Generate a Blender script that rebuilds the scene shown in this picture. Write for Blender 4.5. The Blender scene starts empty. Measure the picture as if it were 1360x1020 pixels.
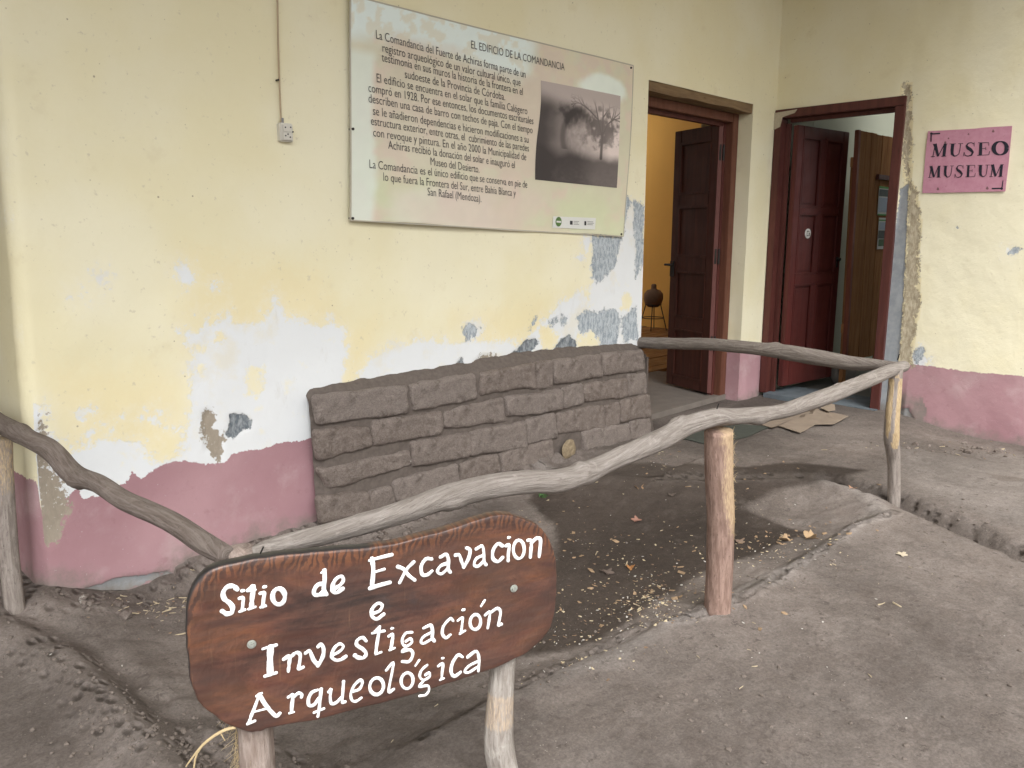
import bpy, bmesh, math, random
import numpy as np
from mathutils import Vector, Matrix

S = bpy.context.scene
# ------------------------------------------------------------------ camera
H = 1.35                                   # eye height above the trodden path
FPX, CX, CY = 1053.0, 680.0, 510.0         # focal length and centre, in pixels of a 1360-wide picture
PITCH = math.atan(199 / 1053.0)
YAW = math.radians(44.7)                   # the long wall runs along +x, 44.7 degrees right of the view
cam = bpy.data.cameras.new('camera'); cam_o = bpy.data.objects.new('camera', cam)
S.collection.objects.link(cam_o); S.camera = cam_o
cam.sensor_width = 36.0; cam.lens = FPX / 1360 * 36.0
cam.clip_start = 0.02; cam.clip_end = 500
cam_o.location = (0, 0, H)
cam_o.rotation_euler = (math.pi / 2 - PITCH, 0, YAW - math.pi / 2)
S.render.resolution_x = 1024; S.render.resolution_y = 768

# ------------------------------------------------------------------ light
SUN_EL, SUN_AZ = math.radians(48), math.radians(215)     # azimuth: compass-like, clockwise from +y
w = bpy.data.worlds.new('World'); S.world = w; w.use_nodes = True
nt = w.node_tree; nt.nodes.clear()
wo = nt.nodes.new('ShaderNodeOutputWorld'); bg = nt.nodes.new('ShaderNodeBackground')
sky = nt.nodes.new('ShaderNodeTexSky'); sky.sky_type = 'NISHITA'; sky.sun_disc = False
sky.sun_elevation = SUN_EL; sky.sun_rotation = SUN_AZ
sky.air_density = 1.0; sky.dust_density = 6.0; sky.ozone_density = 1.0
hs = nt.nodes.new('ShaderNodeHueSaturation'); hs.inputs['Saturation'].default_value = 0.12
nt.links.new(sky.outputs[0], hs.inputs['Color']); nt.links.new(hs.outputs[0], bg.inputs['Color'])
bg.inputs['Strength'].default_value = 0.13
nt.links.new(bg.outputs[0], wo.inputs['Surface'])
sl = bpy.data.lights.new('sun', 'SUN'); sl.energy = .6; sl.angle = math.radians(45); sl.color = (1, .965, .92)
so = bpy.data.objects.new('sun', sl); S.collection.objects.link(so)
sd = Vector((math.sin(SUN_AZ) * math.cos(SUN_EL), math.cos(SUN_AZ) * math.cos(SUN_EL), math.sin(SUN_EL)))
so.rotation_euler = sd.to_track_quat('Z', 'Y').to_euler()
S.view_settings.view_transform = 'Standard'; S.view_settings.look = 'None'
S.view_settings.gamma = 1; S.view_settings.use_curve_mapping = False
S.view_settings.exposure = 1.12
S.render.engine = 'CYCLES'
S.cycles.max_bounces = 8; S.cycles.diffuse_bounces = 6

# ------------------------------------------------------------------ where a sight line meets a real surface
Fh = np.array([math.cos(YAW), math.sin(YAW), 0]); Rr = np.array([math.sin(YAW), -math.cos(YAW), 0]); Uu = np.array([0, 0, 1.])
Fw = Fh * math.cos(PITCH) - Uu * math.sin(PITCH); Up = Uu * math.cos(PITCH) + Fh * math.sin(PITCH)
C0 = np.array([0, 0, H])
def ray(x, y): return Fw * FPX + Rr * (x - CX) - Up * (y - CY)
def onz(x, y, z=0.0): d = ray(x, y); return C0 + d * ((z - H) / d[2])
def ony(x, y, Y): d = ray(x, y); return C0 + d * (Y / d[1])
def onx(x, y, X): d = ray(x, y); return C0 + d * (X / d[0])
def onp(x, y, P, n): d = ray(x, y); return C0 + d * (((np.array(P) - C0) @ np.array(n)) / (d @ np.array(n)))
def crop(pts, ox, oy, s): return [(ox + a * s, oy + b * s) for a, b in pts]

# ------------------------------------------------------------------ noise and distances in numpy
def _h(ix, iy, seed):
    n = (ix.astype(np.int64) * 374761393 + iy.astype(np.int64) * 668265263 + seed * 1442695041) & 0xffffffff
    n = ((n ^ (n >> 13)) * 1274126177) & 0xffffffff
    return ((n ^ (n >> 16)) & 0xffff) / 65535.0
def vnoise(x, y, seed=0):
    x = np.asarray(x, float); y = np.asarray(y, float)
    ix = np.floor(x); iy = np.floor(y); fx = x - ix; fy = y - iy
    fx = fx * fx * (3 - 2 * fx); fy = fy * fy * (3 - 2 * fy)
    a = _h(ix, iy, seed); b = _h(ix + 1, iy, seed); c = _h(ix, iy + 1, seed); d = _h(ix + 1, iy + 1, seed)
    return (a + (b - a) * fx) * (1 - fy) + (c + (d - c) * fx) * fy
def fbm(x, y, seed=0, octs=4):
    v = 0; a = .5; s = 0
    for k in range(octs):
        v = v + a * vnoise(x * 2 ** k + 17.3 * k, y * 2 ** k - 9.1 * k, seed + k); s += a; a *= .5
    return v / s                                        # 0..1
def sstep(a, b, x):
    t = np.clip((x - a) / (b - a), 0, 1); return t * t * (3 - 2 * t)
def sdf(px, py, poly):
    """signed distance to a polygon, negative inside"""
    d = np.full(px.shape, 1e9); ins = np.zeros(px.shape, bool); n = len(poly)
    for i in range(n):
        ax, ay = poly[i]; bx, by = poly[(i + 1) % n]
        ex, ey = bx - ax, by - ay; L = ex * ex + ey * ey + 1e-12
        t = np.clip(((px - ax) * ex + (py - ay) * ey) / L, 0, 1)
        d = np.minimum(d, (px - ax - t * ex) ** 2 + (py - ay - t * ey) ** 2)
        if ay != by:
            c = ((ay > py) != (by > py)) & (px < (bx - ax) * (py - ay) / (by - ay) + ax); ins ^= c
    d = np.sqrt(d); return np.where(ins, -d, d)
def sdline(px, py, pl):
    d = np.full(px.shape, 1e9)
    for i in range(len(pl) - 1):
        ax, ay = pl[i]; bx, by = pl[i + 1]; ex, ey = bx - ax, by - ay; L = ex * ex + ey * ey + 1e-12
        t = np.clip(((px - ax) * ex + (py - ay) * ey) / L, 0, 1)
        d = np.minimum(d, (px - ax - t * ex) ** 2 + (py - ay - t * ey) ** 2)
    return np.sqrt(d)

# ------------------------------------------------------------------ object helpers
col = S.collection
def tag(o, label=None, cat=None, group=None, kind=None):
    if label: o['label'] = label
    if cat: o['category'] = cat
    if group: o['group'] = group
    if kind: o['kind'] = kind
    return o
def empty(name, loc=(0, 0, 0), parent=None, **k):
    o = bpy.data.objects.new(name, None); o.empty_display_size = .1; col.objects.link(o); o.location = loc
    if parent: o.parent = parent
    return tag(o, **k)
def mesh_obj(name, verts, faces, mat, parent=None, smooth=False, attrs=None, uvs=None):
    me = bpy.data.meshes.new(name)
    me.from_pydata([tuple(map(float, v)) for v in verts], [], [tuple(map(int, f)) for f in faces])
    if mat: me.materials.append(mat)
    if smooth: me.polygons.foreach_set('use_smooth', [True] * len(me.polygons))
    if attrs:
        for k, a in attrs.items():
            a = np.asarray(a, float)
            if a.ndim == 1:
                at = me.attributes.new(k, 'FLOAT', 'POINT'); at.data.foreach_set('value', a)
            else:
                at = me.attributes.new(k, 'FLOAT_COLOR', 'POINT'); at.data.foreach_set('color', a.ravel())
    if uvs is not None:
        uv = me.uv_layers.new(name='UVMap'); li = np.zeros(len(me.loops), int); me.loops.foreach_get('vertex_index', li)
        uv.data.foreach_set('uv', np.asarray(uvs, float)[li].ravel())
    me.update()
    o = bpy.data.objects.new(name, me); col.objects.link(o)
    if parent:
        o.parent = parent; o.matrix_parent_inverse = Matrix.Translation(-parent.location) if parent.type == 'EMPTY' and parent.parent is None else Matrix.Identity(4)
    return o
# meshes are written in world coordinates; an Empty parent sits at the thing's base and the
# child's own origin is set back to the mesh's middle by recentre()
def grid_faces(nu, nv, keep=None):
    f = []
    for i in range(nu - 1):
        for j in range(nv - 1):
            if keep is None or keep[i, j]:
                f.append((i * nv + j, (i + 1) * nv + j, (i + 1) * nv + j + 1, i * nv + j + 1))
    return f
class MB:
    """collects solids, builds ONE mesh object"""
    def __init__(s): s.v = []; s.f = []
    def add(s, v, f):
        n = len(s.v); s.v += [tuple(a) for a in v]; s.f += [tuple(n + i for i in q) for q in f]; return s
    def box(s, x0, x1, y0, y1, z0, z1):
        v = [(x0, y0, z0), (x1, y0, z0), (x1, y1, z0), (x0, y1, z0), (x0, y0, z1), (x1, y0, z1), (x1, y1, z1), (x0, y1, z1)]
        return s.add(v, [(0, 3, 2, 1), (4, 5, 6, 7), (0, 1, 5, 4), (1, 2, 6, 5), (2, 3, 7, 6), (3, 0, 4, 7)])
    def obox(s, o, u, v_, w_, a, b, c):
        """box from corner o along unit vectors u, v_, w_ with lengths a, b, c"""
        o, u, v_, w_ = map(np.array, (o, u, v_, w_)); P = []
        for k in (0, c):
            for (i, j) in ((0, 0), (a, 0), (a, b), (0, b)): P.append(o + u * i + v_ * j + w_ * k)
        return s.add(P, [(0, 3, 2, 1), (4, 5, 6, 7), (0, 1, 5, 4), (1, 2, 6, 5), (2, 3, 7, 6), (3, 0, 4, 7)])
    def cyl(s, p, ax, r, h, n=16):
        p = Vector(p); ax = Vector(ax).normalized(); t = ax.orthogonal().normalized(); b = ax.cross(t); V = []
        for k in (0, 1):
            for i in range(n):
                a = 2 * math.pi * i / n; V.append(p + ax * (h * k) + t * (r * math.cos(a)) + b * (r * math.sin(a)))
        return s.add(V, [tuple(range(n))[::-1], tuple(range(n, 2 * n))] + [(i, (i + 1) % n, n + (i + 1) % n, n + i) for i in range(n)])
    def build(s, name, mat, parent=None, bevel=0, smooth=False):
        o = mesh_obj(name, s.v, s.f, mat, parent, smooth)
        bm = bmesh.new(); bm.from_mesh(o.data); bmesh.ops.recalc_face_normals(bm, faces=bm.faces)
        if bevel:
            es = [e for e in bm.edges if len(e.link_faces) == 2 and e.calc_face_angle(0) > .6]
            bmesh.ops.bevel(bm, geom=es, offset=bevel, segments=2, affect='EDGES', clamp_overlap=True)
        bm.to_mesh(o.data); bm.free(); return o

# ------------------------------------------------------------------ material helpers
class NT:
    def __init__(s, name):
        s.m = bpy.data.materials.new(name); s.m.use_nodes = True; s.t = s.m.node_tree; s.t.nodes.clear()
        s.out = s.n('ShaderNodeOutputMaterial'); s.b = s.n('ShaderNodeBsdfPrincipled'); s.l(s.b.outputs[0], s.out.inputs[0])
        s.b.inputs['Roughness'].default_value = .9; s.b.inputs['Specular IOR Level'].default_value = .3
    def n(s, t): return s.t.nodes.new(t)
    def l(s, a, b): s.t.links.new(a, b)
    def set(s, inp, v):
        if isinstance(v, bpy.types.NodeSocket): s.l(v, inp)
        elif isinstance(v, (tuple, list)): inp.default_value = (*v, 1) if len(v) == 3 and len(inp.default_value) == 4 else v
        else: inp.default_value = v
    def coord(s, scale=(1, 1, 1), which='Object', rot=(0, 0, 0)):
        c = s.n('ShaderNodeTexCoord'); m = s.n('ShaderNodeMapping'); s.l(c.outputs[which], m.inputs[0])
        m.inputs['Scale'].default_value = scale; m.inputs['Rotation'].default_value = rot; return m.outputs[0]
    def noise(s, sc, det=6, rough=.6, vec=None, dist=0, colr=False):
        k = s.n('ShaderNodeTexNoise'); k.inputs['Scale'].default_value = sc; k.inputs['Detail'].default_value = det
        k.inputs['Roughness'].default_value = rough; k.inputs['Distortion'].default_value = dist
        s.l(vec if vec is not None else s.coord(), k.inputs['Vector']); return k.outputs['Color' if colr else 'Fac']
    def voro(s, sc, vec=None, feat='F1', rnd=1, out='Distance'):
        k = s.n('ShaderNodeTexVoronoi'); k.feature = feat; k.inputs['Scale'].default_value = sc; k.inputs['Randomness'].default_value = rnd
        s.l(vec if vec is not None else s.coord(), k.inputs['Vector']); return k.outputs[out]
    def math(s, op, a, b=0.0, clamp=False):
        k = s.n('ShaderNodeMath'); k.operation = op; k.use_clamp = clamp; s.set(k.inputs[0], a); s.set(k.inputs[1], b); return k.outputs[0]
    def rng(s, v, a, b, c=0., d=1.):
        k = s.n('ShaderNodeMapRange'); k.interpolation_type = 'SMOOTHSTEP'; k.clamp = True
        s.set(k.inputs[0], v)
        for i, q in enumerate((a, b, c, d)): k.inputs[i + 1].default_value = q
        return k.outputs[0]
    def mix(s, f, a, b, mode='MIX'):
        k = s.n('ShaderNodeMix'); k.data_type = 'RGBA'; k.blend_type = mode
        s.set(k.inputs[0], f); s.set(k.inputs[6], a); s.set(k.inputs[7], b); return k.outputs[2]
    def attr(s, name, out='Fac'):
        k = s.n('ShaderNodeAttribute'); k.attribute_name = name; return k.outputs[out]
    def sep(s, v):
        k = s.n('ShaderNodeSeparateXYZ'); s.l(v, k.inputs[0]); return k.outputs
    def ramp(s, v, stops):
        k = s.n('ShaderNodeValToRGB'); s.l(v, k.inputs[0]); e = k.color_ramp.elements
        while len(e) < len(stops): e.new(.5)
        for q, (p, c) in zip(e, stops): q.position = p; q.color = (*c, 1)
        return k.outputs[0]
    def bump(s, h, strength=.3, dist=.01, prev=None):
        k = s.n('ShaderNodeBump'); k.inputs['Strength'].default_value = strength; k.inputs['Distance'].default_value = dist
        s.l(h, k.inputs['Height'])
        if prev is not None: s.l(prev, k.inputs['Normal'])
        return k.outputs[0]
    def fin(s, color, rough=None, normal=None, spec=None):
        s.set(s.b.inputs['Base Color'], color)
        if rough is not None: s.set(s.b.inputs['Roughness'], rough)
        if normal is not None: s.l(normal, s.b.inputs['Normal'])
        if spec is not None: s.b.inputs['Specular IOR Level'].default_value = spec
        return s.m
def plain(name, c, rough=.8, var=.12, sc=30, bump=.1, spec=.3, metal=0):
    t = NT(name); n = t.noise(sc, 6)
    cc = t.mix(n, tuple(x * (1 - var) for x in c), tuple(min(1, x * (1 + var)) for x in c))
    t.b.inputs['Metallic'].default_value = metal
    return t.fin(cc, rough, t.bump(n, bump, .004), spec)

# ---- old painted plaster: coats of paint as layers whose lost areas come from attributes
def mat_wall():
    t = NT('old_painted_plaster')
    fine = t.noise(55, 8, .68); mid = t.noise(14, 6, .6); low = t.noise(1.7, 4, .5); vlow = t.noise(.7, 3, .5)
    nz = t.math('ADD', t.math('MULTIPLY', t.math('SUBTRACT', fine, .5), .085), t.math('MULTIPLY', t.math('SUBTRACT', mid, .5), .085))
    def m(name, w=.004, k=1.0):
        return t.rng(t.math('ADD', t.attr(name), t.math('MULTIPLY', nz, k)), w, -w, 0, 1)
    yel = t.mix(t.rng(low, .35, .65), (.755, .70, .48), (.785, .745, .56))
    yel = t.mix(t.rng(t.math('ADD', t.attr('ochre'), t.math('MULTIPLY', nz, 2.0)), .10, -.10, 0, .55), yel, (.75, .65, .39))
    yel = t.mix(t.rng(t.noise(5, 5, .6), .62, .72, 0, .22), yel, (.60, .52, .34))
    yel = t.mix(t.rng(t.noise(38, 3, .6), .64, .76, 0, .5), yel, (.52, .47, .36))     # fly specks, soft stains
    # small round dots
    v = t.voro(9, None); yel = t.mix(t.rng(t.math('ADD', v, t.math('MULTIPLY', fine, .05)), .068, .050, 0, .75), yel, (.30, .25, .17))
    v2 = t.voro(23, None); yel = t.mix(t.rng(t.math('ADD', v2, t.math('MULTIPLY', mid, .12)), .115, .09, 0, .55), yel, (.38, .33, .22))
    halo = t.rng(t.math('ADD', t.attr('white'), t.math('MULTIPLY', nz, 2.4)), .085, -.03, 0, .5)
    yel = t.mix(halo, yel, (.775, .745, .62))
    mw = t.math('MAXIMUM', m('white', .012), t.math('MULTIPLY', m('white', .012, 2.6), .75)); mw2 = t.math('MULTIPLY', mw, t.rng(mid, .26, .42, .45, 1))
    wht = t.mix(low, (.68, .71, .73), (.74, .755, .76))
    wht = t.mix(t.rng(t.noise(80, 4, .7), .68, .76, 0, .5), wht, (.42, .44, .46))
    wht = t.mix(t.rng(t.noise(4.2, 6, .65), .52, .68, 0, .5), wht, (.70, .66, .53))
    wht = t.mix(t.rng(t.noise(11, 6, .7, vec=t.coord((1, 1, .35))), .58, .72, 0, .4), wht, (.55, .54, .51))
    c = t.mix(mw2, yel, wht)
    mg = m('grey', .008, 1.3)
    spk = t.noise(52, 6, .75, vec=t.coord((1, 1, .4)))
    gry = t.mix(t.rng(spk, .42, .58), (.27, .31, .345), (.46, .505, .54))
    gry = t.mix(t.rng(t.noise(140, 4, .7), .60, .66, 0, .8), gry, (.72, .74, .74))
    c = t.mix(mg, c, gry)
    mk = m('dark', .003, .5)
    drk = t.mix(t.rng(spk, .4, .62), (.115, .135, .155), (.30, .325, .34))
    c = t.mix(mk, c, drk)
    # pink dado
    md = t.rng(t.math('ADD', t.attr('dado'), t.math('MULTIPLY', nz, .4)), .0015, -.0015, 0, 1)
    pk = t.mix(t.rng(low, .3, .7), (.335, .19, .21), (.41, .25, .27))
    pk = t.mix(t.rng(t.noise(4.5, 6, .62), .50, .72, 0, .6), pk, (.47, .345, .35))
    pk = t.mix(t.rng(t.noise(13, 7, .7), .56, .70, 0, .35), pk, (.26, .14, .155))
    pk = t.mix(t.rng(t.noise(110, 3, .7), .70, .75, 0, .8), pk, (.62, .6, .58))
    c = t.mix(md, c, pk)
    mc = m('mud', .004, 1.5)
    mud = t.mix(spk, (.22, .19, .155), (.42, .365, .29)); mud = t.mix(t.rng(t.noise(60, 4, .7), .62, .66, 0, .7), mud, (.6, .58, .53))
    mud = t.mix(t.rng(t.attr('ochre'), 0, -.4), mud, t.mix(t.rng(spk, .38, .62), (.33, .28, .195), (.50, .445, .33)))
    c = t.mix(mc, c, mud)
    ml = m('cement', .003, .35)
    cem = t.mix(t.rng(t.noise(20, 6), .3, .7), (.25, .275, .295), (.33, .35, .365))
    c = t.mix(ml, c, cem)
    # splash dirt creeping up from the ground
    dz = t.attr('base'); dirt = t.rng(t.math('ADD', dz, t.math('MULTIPLY', t.math('SUBTRACT', t.noise(7, 8, .7), .5), .34)), .085, -.05, 0, .92)
    c = t.mix(dirt, c, t.mix(mid, (.15, .128, .11), (.26, .235, .21)))
    h = t.math('ADD', t.math('MULTIPLY', mw, -.22), t.math('MULTIPLY', t.math('ADD', mg, mc), -.6))
    h = t.math('SUBTRACT', h, t.math('MULTIPLY', mk, .8)); h = t.math('SUBTRACT', h, t.math('MULTIPLY', ml, .9))
    nb = t.bump(t.noise(160, 5, .7), .22, .003); nb = t.bump(t.noise(6, 5, .6), .25, .03, nb); nb = t.bump(h, .9, .0035, nb)
    nb = t.bump(t.math('MULTIPLY', mc, spk), .5, .006, nb)
    return t.fin(c, t.rng(mid, .3, .7, .72, .92), nb, .25)
M = {}
M['wall'] = mat_wall()
def mat_ground():
    t = NT('trodden_earth'); n1 = t.noise(1.6, 6, .6); n2 = t.noise(9, 8, .7); n3 = t.noise(120, 5, .75); n4 = t.noise(420, 3, .7)
    c = t.mix(t.rng(n1, .3, .7), (.126, .105, .093), (.163, .140, .126))
    c = t.mix(t.rng(n2, .35, .65, 0, .6), c, (.184, .161, .147))
    c = t.mix(t.rng(n2, .60, .75, 0, .5), c, (.115, .095, .082))
    wv = t.noise(3, 8, .75, vec=t.coord((1, 2.6, 1), rot=(0, 0, .6)), dist=.7)
    c = t.mix(t.rng(wv, .52, .72, 0, .38), c, (.215, .192, .178))
    c = t.mix(t.rng(t.noise(26, 6, .75), .62, .70, 0, .55), c, (.095, .08, .070))
    c = t.mix(t.rng(t.attr('pale'), 0, 1, 0, .6), c, (.265, .243, .228))
    wet = t.rng(t.math('ADD', t.attr('wet'), t.math('MULTIPLY', t.math('SUBTRACT', t.noise(11, 7, .7), .5), .10)), .03, -.03, 0, 1)
    c = t.mix(wet, c, t.mix(n2, (.040, .031, .026), (.066, .053, .045)))
    c = t.mix(t.rng(t.attr('damp'), 0, 1, 0, .55), c, (.085, .072, .063))  # moist earth, the gutter's darker band, and shade painted along the crack
    c = t.mix(.38, c, t.mix(t.rng(n3, .3, .7), (.45, .45, .45), (1.5, 1.5, 1.5)), 'MULTIPLY')
    n5 = t.noise(38, 7, .75, dist=.4); c = t.mix(.42, c, t.mix(t.rng(n5, .3, .7), (.62, .61, .6), (1.32, 1.32, 1.33)), 'MULTIPLY')
    n6 = t.noise(.9, 7, .65, dist=.5); c = t.mix(.9, c, t.mix(t.rng(n6, .36, .62), (.74, .73, .72), (1.22, 1.21, 1.2)), 'MULTIPLY')
    n7 = t.noise(4.5, 8, .7, vec=t.coord((1, 1.9, 1), rot=(0, 0, -.5)), dist=.9); c = t.mix(t.rng(n7, .58, .70, 0, .45), c, (.112, .096, .086))
    c = t.mix(t.math('MULTIPLY', t.rng(t.noise(21, 5, .85), .575, .64), .75), c, (.075, .062, .054))
    sp = t.math('MULTIPLY', t.rng(t.voro(60), .12, .08), t.rng(t.noise(5, 4), .5, .65))
    c = t.mix(t.math('MULTIPLY', sp, .55), c, (.45, .42, .37))
    nb = t.bump(n4, .15, .002); nb = t.bump(n3, .3, .005, nb); nb = t.bump(n5, .4, .007, nb); nb = t.bump(n2, .3, .02, nb)
    cr = t.math('MULTIPLY', t.rng(t.voro(26, vec=t.coord((1, .6, 1))), .0, .5), t.rng(t.attr('rough'), 0, 1))
    nb = t.bump(cr, .9, .02, nb)
    return t.fin(c, t.rng(wet, 0, 1, .95, .72), nb, .25)
M['ground'] = mat_ground()
def mat_adobe():
    t = NT('sun_dried_adobe'); oi = t.n('ShaderNodeObjectInfo').outputs['Random']
    n1 = t.noise(9, 7, .65); n2 = t.noise(60, 6, .75); n3 = t.noise(200, 4, .7)
    c = t.mix(t.rng(n1, .3, .7), (.15, .12, .103), (.25, .21, .186))
    c = t.mix(t.math('MULTIPLY', oi, .8), c, (.245, .21, .19)); c = t.mix(t.rng(t.noise(5, 5, .7), .5, .7, 0, .6), c, (.105, .082, .068))
    c = t.mix(t.rng(t.noise(22, 6, .7, dist=.6), .56, .68, 0, .5), c, (.08, .064, .055))
    c = t.mix(.5, c, t.mix(t.rng(n3, .3, .7), (.5, .5, .5), (1.5, 1.5, 1.5)), 'MULTIPLY')
    c = t.mix(t.rng(n2, .55, .7, 0, .6), c, (.24, .205, .18))
    c = t.mix(t.rng(t.noise(34, 7, .75), .50, .66, 0, .65), c, (.29, .25, .222)); c = t.mix(t.rng(t.noise(13, 7, .7, dist=.5), .55, .68, 0, .6), c, (.088, .069, .058))
    c = t.mix(t.rng(t.math('MULTIPLY', t.noise(24, 6, .8), t.noise(3.1, 2)), .345, .375, 0, .85), c, (.48, .45, .41))
    nb = t.bump(n3, .6, .004); nb = t.bump(n2, .9, .014, nb); nb = t.bump(t.noise(22, 6, .7, dist=.6), .5, .012, nb); nb = t.bump(n1, .4, .03, nb)
    return t.fin(c, .95, nb, .2)
M['adobe'] = mat_adobe()
M['mortar'] = plain('mud_mortar', (.12, .10, .088), .95, .45, 45, .8, .2)
M['tan_stone'] = plain('tan_stone', (.235, .185, .12), .95, .6, 70, 1.0)
# ---- bark and dry wood (UV: x along the branch, y around it, both in metres)
def mat_branch(name, a, b, crack=(.05, .042, .036), uvs=(9, 120, 1), peel=None):
    t = NT(name); v = t.coord(uvs, 'UV'); n1 = t.noise(1.0, 8, .65, vec=v, dist=.6); n2 = t.noise(5, 6, .7, vec=t.coord((1, 1, 1), 'UV')); n3 = t.noise(3.2, 8, .7, vec=v)
    c = t.mix(t.rng(n1, .3, .7), a, b)
    c = t.mix(t.rng(n2, .55, .75, 0, .5), c, tuple(x * .62 for x in a))
    c = t.mix(t.rng(n3, .575, .64, 0, .85), c, crack)
    c = t.mix(t.rng(t.noise(22, 4, .6), .60, .7, 0, .45), c, tuple(min(1, x * 1.18) for x in b))
    if peel:
        pm = t.rng(t.math('ADD', t.attr('peel'), t.math('MULTIPLY', t.math('SUBTRACT', n3, .5), 1.4)), .35, .75)
        pw = t.mix(t.rng(n3, .35, .65), peel[0], peel[1]); c = t.mix(pm, c, pw)
    nb = t.bump(n3, .7, .004); nb = t.bump(n1, .7, .008, nb)
    return t.fin(c, .85, nb, .25)
M['branch'] = mat_branch('weathered_grey_branch', (.15, .125, .108), (.27, .238, .212))
M['branch_pale'] = mat_branch('bleached_branch', (.185, .160, .140), (.315, .285, .260), (.13, .10, .08))
M['branch_brown'] = mat_branch('brown_barked_branch', (.125, .098, .083), (.225, .19, .168))
M['post_red'] = mat_branch('reddish_barked_post', (.185, .118, .094), (.335, .232, .19), (.09, .055, .045), (12, 70, 1), ((.34, .235, .15), (.50, .375, .245)))
M['post_grey'] = mat_branch('greyish_post', (.20, .17, .15), (.33, .29, .26), (.07, .055, .05), (12, 70, 1), ((.34, .25, .14), (.52, .40, .25)))
M['post_pale'] = mat_branch('pale_peeled_post', (.24, .21, .185), (.42, .39, .355), (.2, .16, .13), (14, 80, 1), ((.42, .30, .2), (.5, .40, .3)))
M['post_corner'] = mat_branch('pinkish_brown_post', (.20, .15, .125), (.36, .30, .265), (.09, .065, .055), (12, 70, 1), ((.3, .22, .15), (.45, .36, .26)))
M['fibre'] = plain('bark_fibre', (.45, .35, .20), .9, .3, 40)
M['cut'] = plain('dirty_end_grain', (.25, .2, .16), .9, .3, 50, .5)
# ================================================================== THE GROUND
WALL_Y, WALL_X = 3.17, 6.212              # faces of the long wall and of the short wall
WX0 = .715                                # left end of the long wall
def px0(pts, z=0.0): return [tuple(onz(a, b, z)[:2]) for a, b in pts]
PIT = [(.72, 1.50), (1.1, 1.54), (1.55, 1.53), (2.06, 1.45), (2.5, 1.42), (3.08, 1.37), (3.9, 1.35), (4.13, 1.52), (4.16, 1.78), (3.85, 2.08),
       (3.5, 2.42), (3.3, 2.75), (3.2, 3.4), (.80, 3.4), (.72, 2.6)]
GUTTER = [(3.35, -1.6), (3.58, 0.), (3.82, .69), (3.99, .99), (4.20, 1.36), (4.27, 1.75), (3.95, 2.08), (3.6, 2.42)]
WET = px0([(728, 648), (760, 636), (868, 632), (905, 640), (975, 645), (1060, 640), (1150, 648), (1120, 660), (1030, 667), (985, 682), (1025, 695), (1078, 716), (1000, 745),
           (940, 762), (880, 800), (850, 835), (790, 868), (720, 884), (650, 884), (650, 780), (735, 745), (738, 705), (700, 668)], -.085)
EARTH_EDGE = [(.95, -1.), (.80, 1.2), (.68, 1.6), (.66, 2.0), (.64, 2.67), (.54, 2.97), (.3, 3.3)]
TREAD = [(*onz(a, b, 0)[:2], r, g) for a, b, r, g in ((1292, 872, .15, .5), (1335, 830, .14, 1.9), (1230, 965, .13, 2.2))]
CRACK = [tuple(onz(a, b, 0)[:2]) for a, b in ((560, 985), (690, 908), (760, 872), (850, 826), (905, 828), (955, 812), (1010, 782), (1060, 748), (1105, 722), (1135, 700), (1192, 682))]
def ground_h(x, y):
    n = fbm(x * 3.1, y * 3.1, 5, 4) - .5; n2 = fbm(x * 14, y * 14, 11, 4) - .5; n3 = fbm(x * 1.1 + 7, y * 1.1, 31, 3) - .5
    dp = sdf(x, y, PIT) + n * .07 + n2 * .04
    h = -.072 * sstep(.05, -.34, dp)
    h += .014 * np.exp(-((dp - .05) / .06) ** 2)                                        # lip of the pit
    dg = sdline(x, y, GUTTER) + n2 * .03
    right = sdf(x, y, GUTTER + [(9, 2.6), (9, -1.6)]) < 0
    h -= .050 * np.exp(-(dg / .045) ** 2) * np.where(y > 1.8, .3, 1)
    h += np.where(right, .028 * sstep(0, .10, dg), 0)
    h -= .10 * sstep(4.6, 6.2, x) * sstep(2.2, 1.4, y)                                   # falls away to the right
    h += .055 * sstep(1.1, .72, x) * sstep(2.75, 3.15, y)                                # rubble against the wall corner
    h += .055 * sstep(3.0, 3.14, y + n2 * .2) * sstep(4.2, 3.3, x) * sstep(.9, 1.3, x)
    h += .03 * sstep(.16, .02, 3.10 - y) * (x < 3.4) * (x > 1.2)
    de = sdline(x, y, EARTH_EDGE) + n2 * .06
    h += .022 * np.exp(-(de / .07) ** 2) - .02 * np.exp(-((de - .12) / .05) ** 2) * (x > .6)
    h += n * .018 + n2 * .007 + n3 * .02 + (fbm(x * 60, y * 60, 3, 2) - .5) * .003
    # bits of foot traffic on the right
    dk = sdline(x, y, CRACK) + (n2 * .045) + (fbm(x * 40, y * 40, 13, 2) - .5) * .012
    h -= .016 * sstep(.020, .002, dk) * sstep(.40, .55, fbm(x * 5, y * 5, 99, 3)) ; h -= .010 * sstep(.0, .03, -(sdf(x, y, PIT) + .0)) * sstep(.30, .05, dk)
    for (fx, fy, fr, fa) in TREAD:
        u = (x - fx) * math.cos(fa) + (y - fy) * math.sin(fa); v = -(x - fx) * math.sin(fa) + (y - fy) * math.cos(fa)
        m = sstep(1.1, .75, np.hypot(u / fr, v / (fr * .42)) + n2 * .5); h += m * (-.004 + .0035 * np.sin(u * 200 + 3 * np.sin(v * 60)))
    far = sstep(9, 5, np.hypot(x - 3, y - 1)); return h * far
def axis(lo, hi, d, ext):
    a = np.arange(lo, hi, d); k = [d * 2 * 1.35 ** i for i in range(40)]; s = np.cumsum(k); s = s[s < ext]
    return np.concatenate([(lo - s)[::-1], a, hi + s])
gx = axis(.25, 6.3, .011, 90); gy = axis(.2, 3.35, .011, 90)
X, Y = np.meshgrid(gx, gy, indexing='ij'); Z = ground_h(X, Y)
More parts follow.
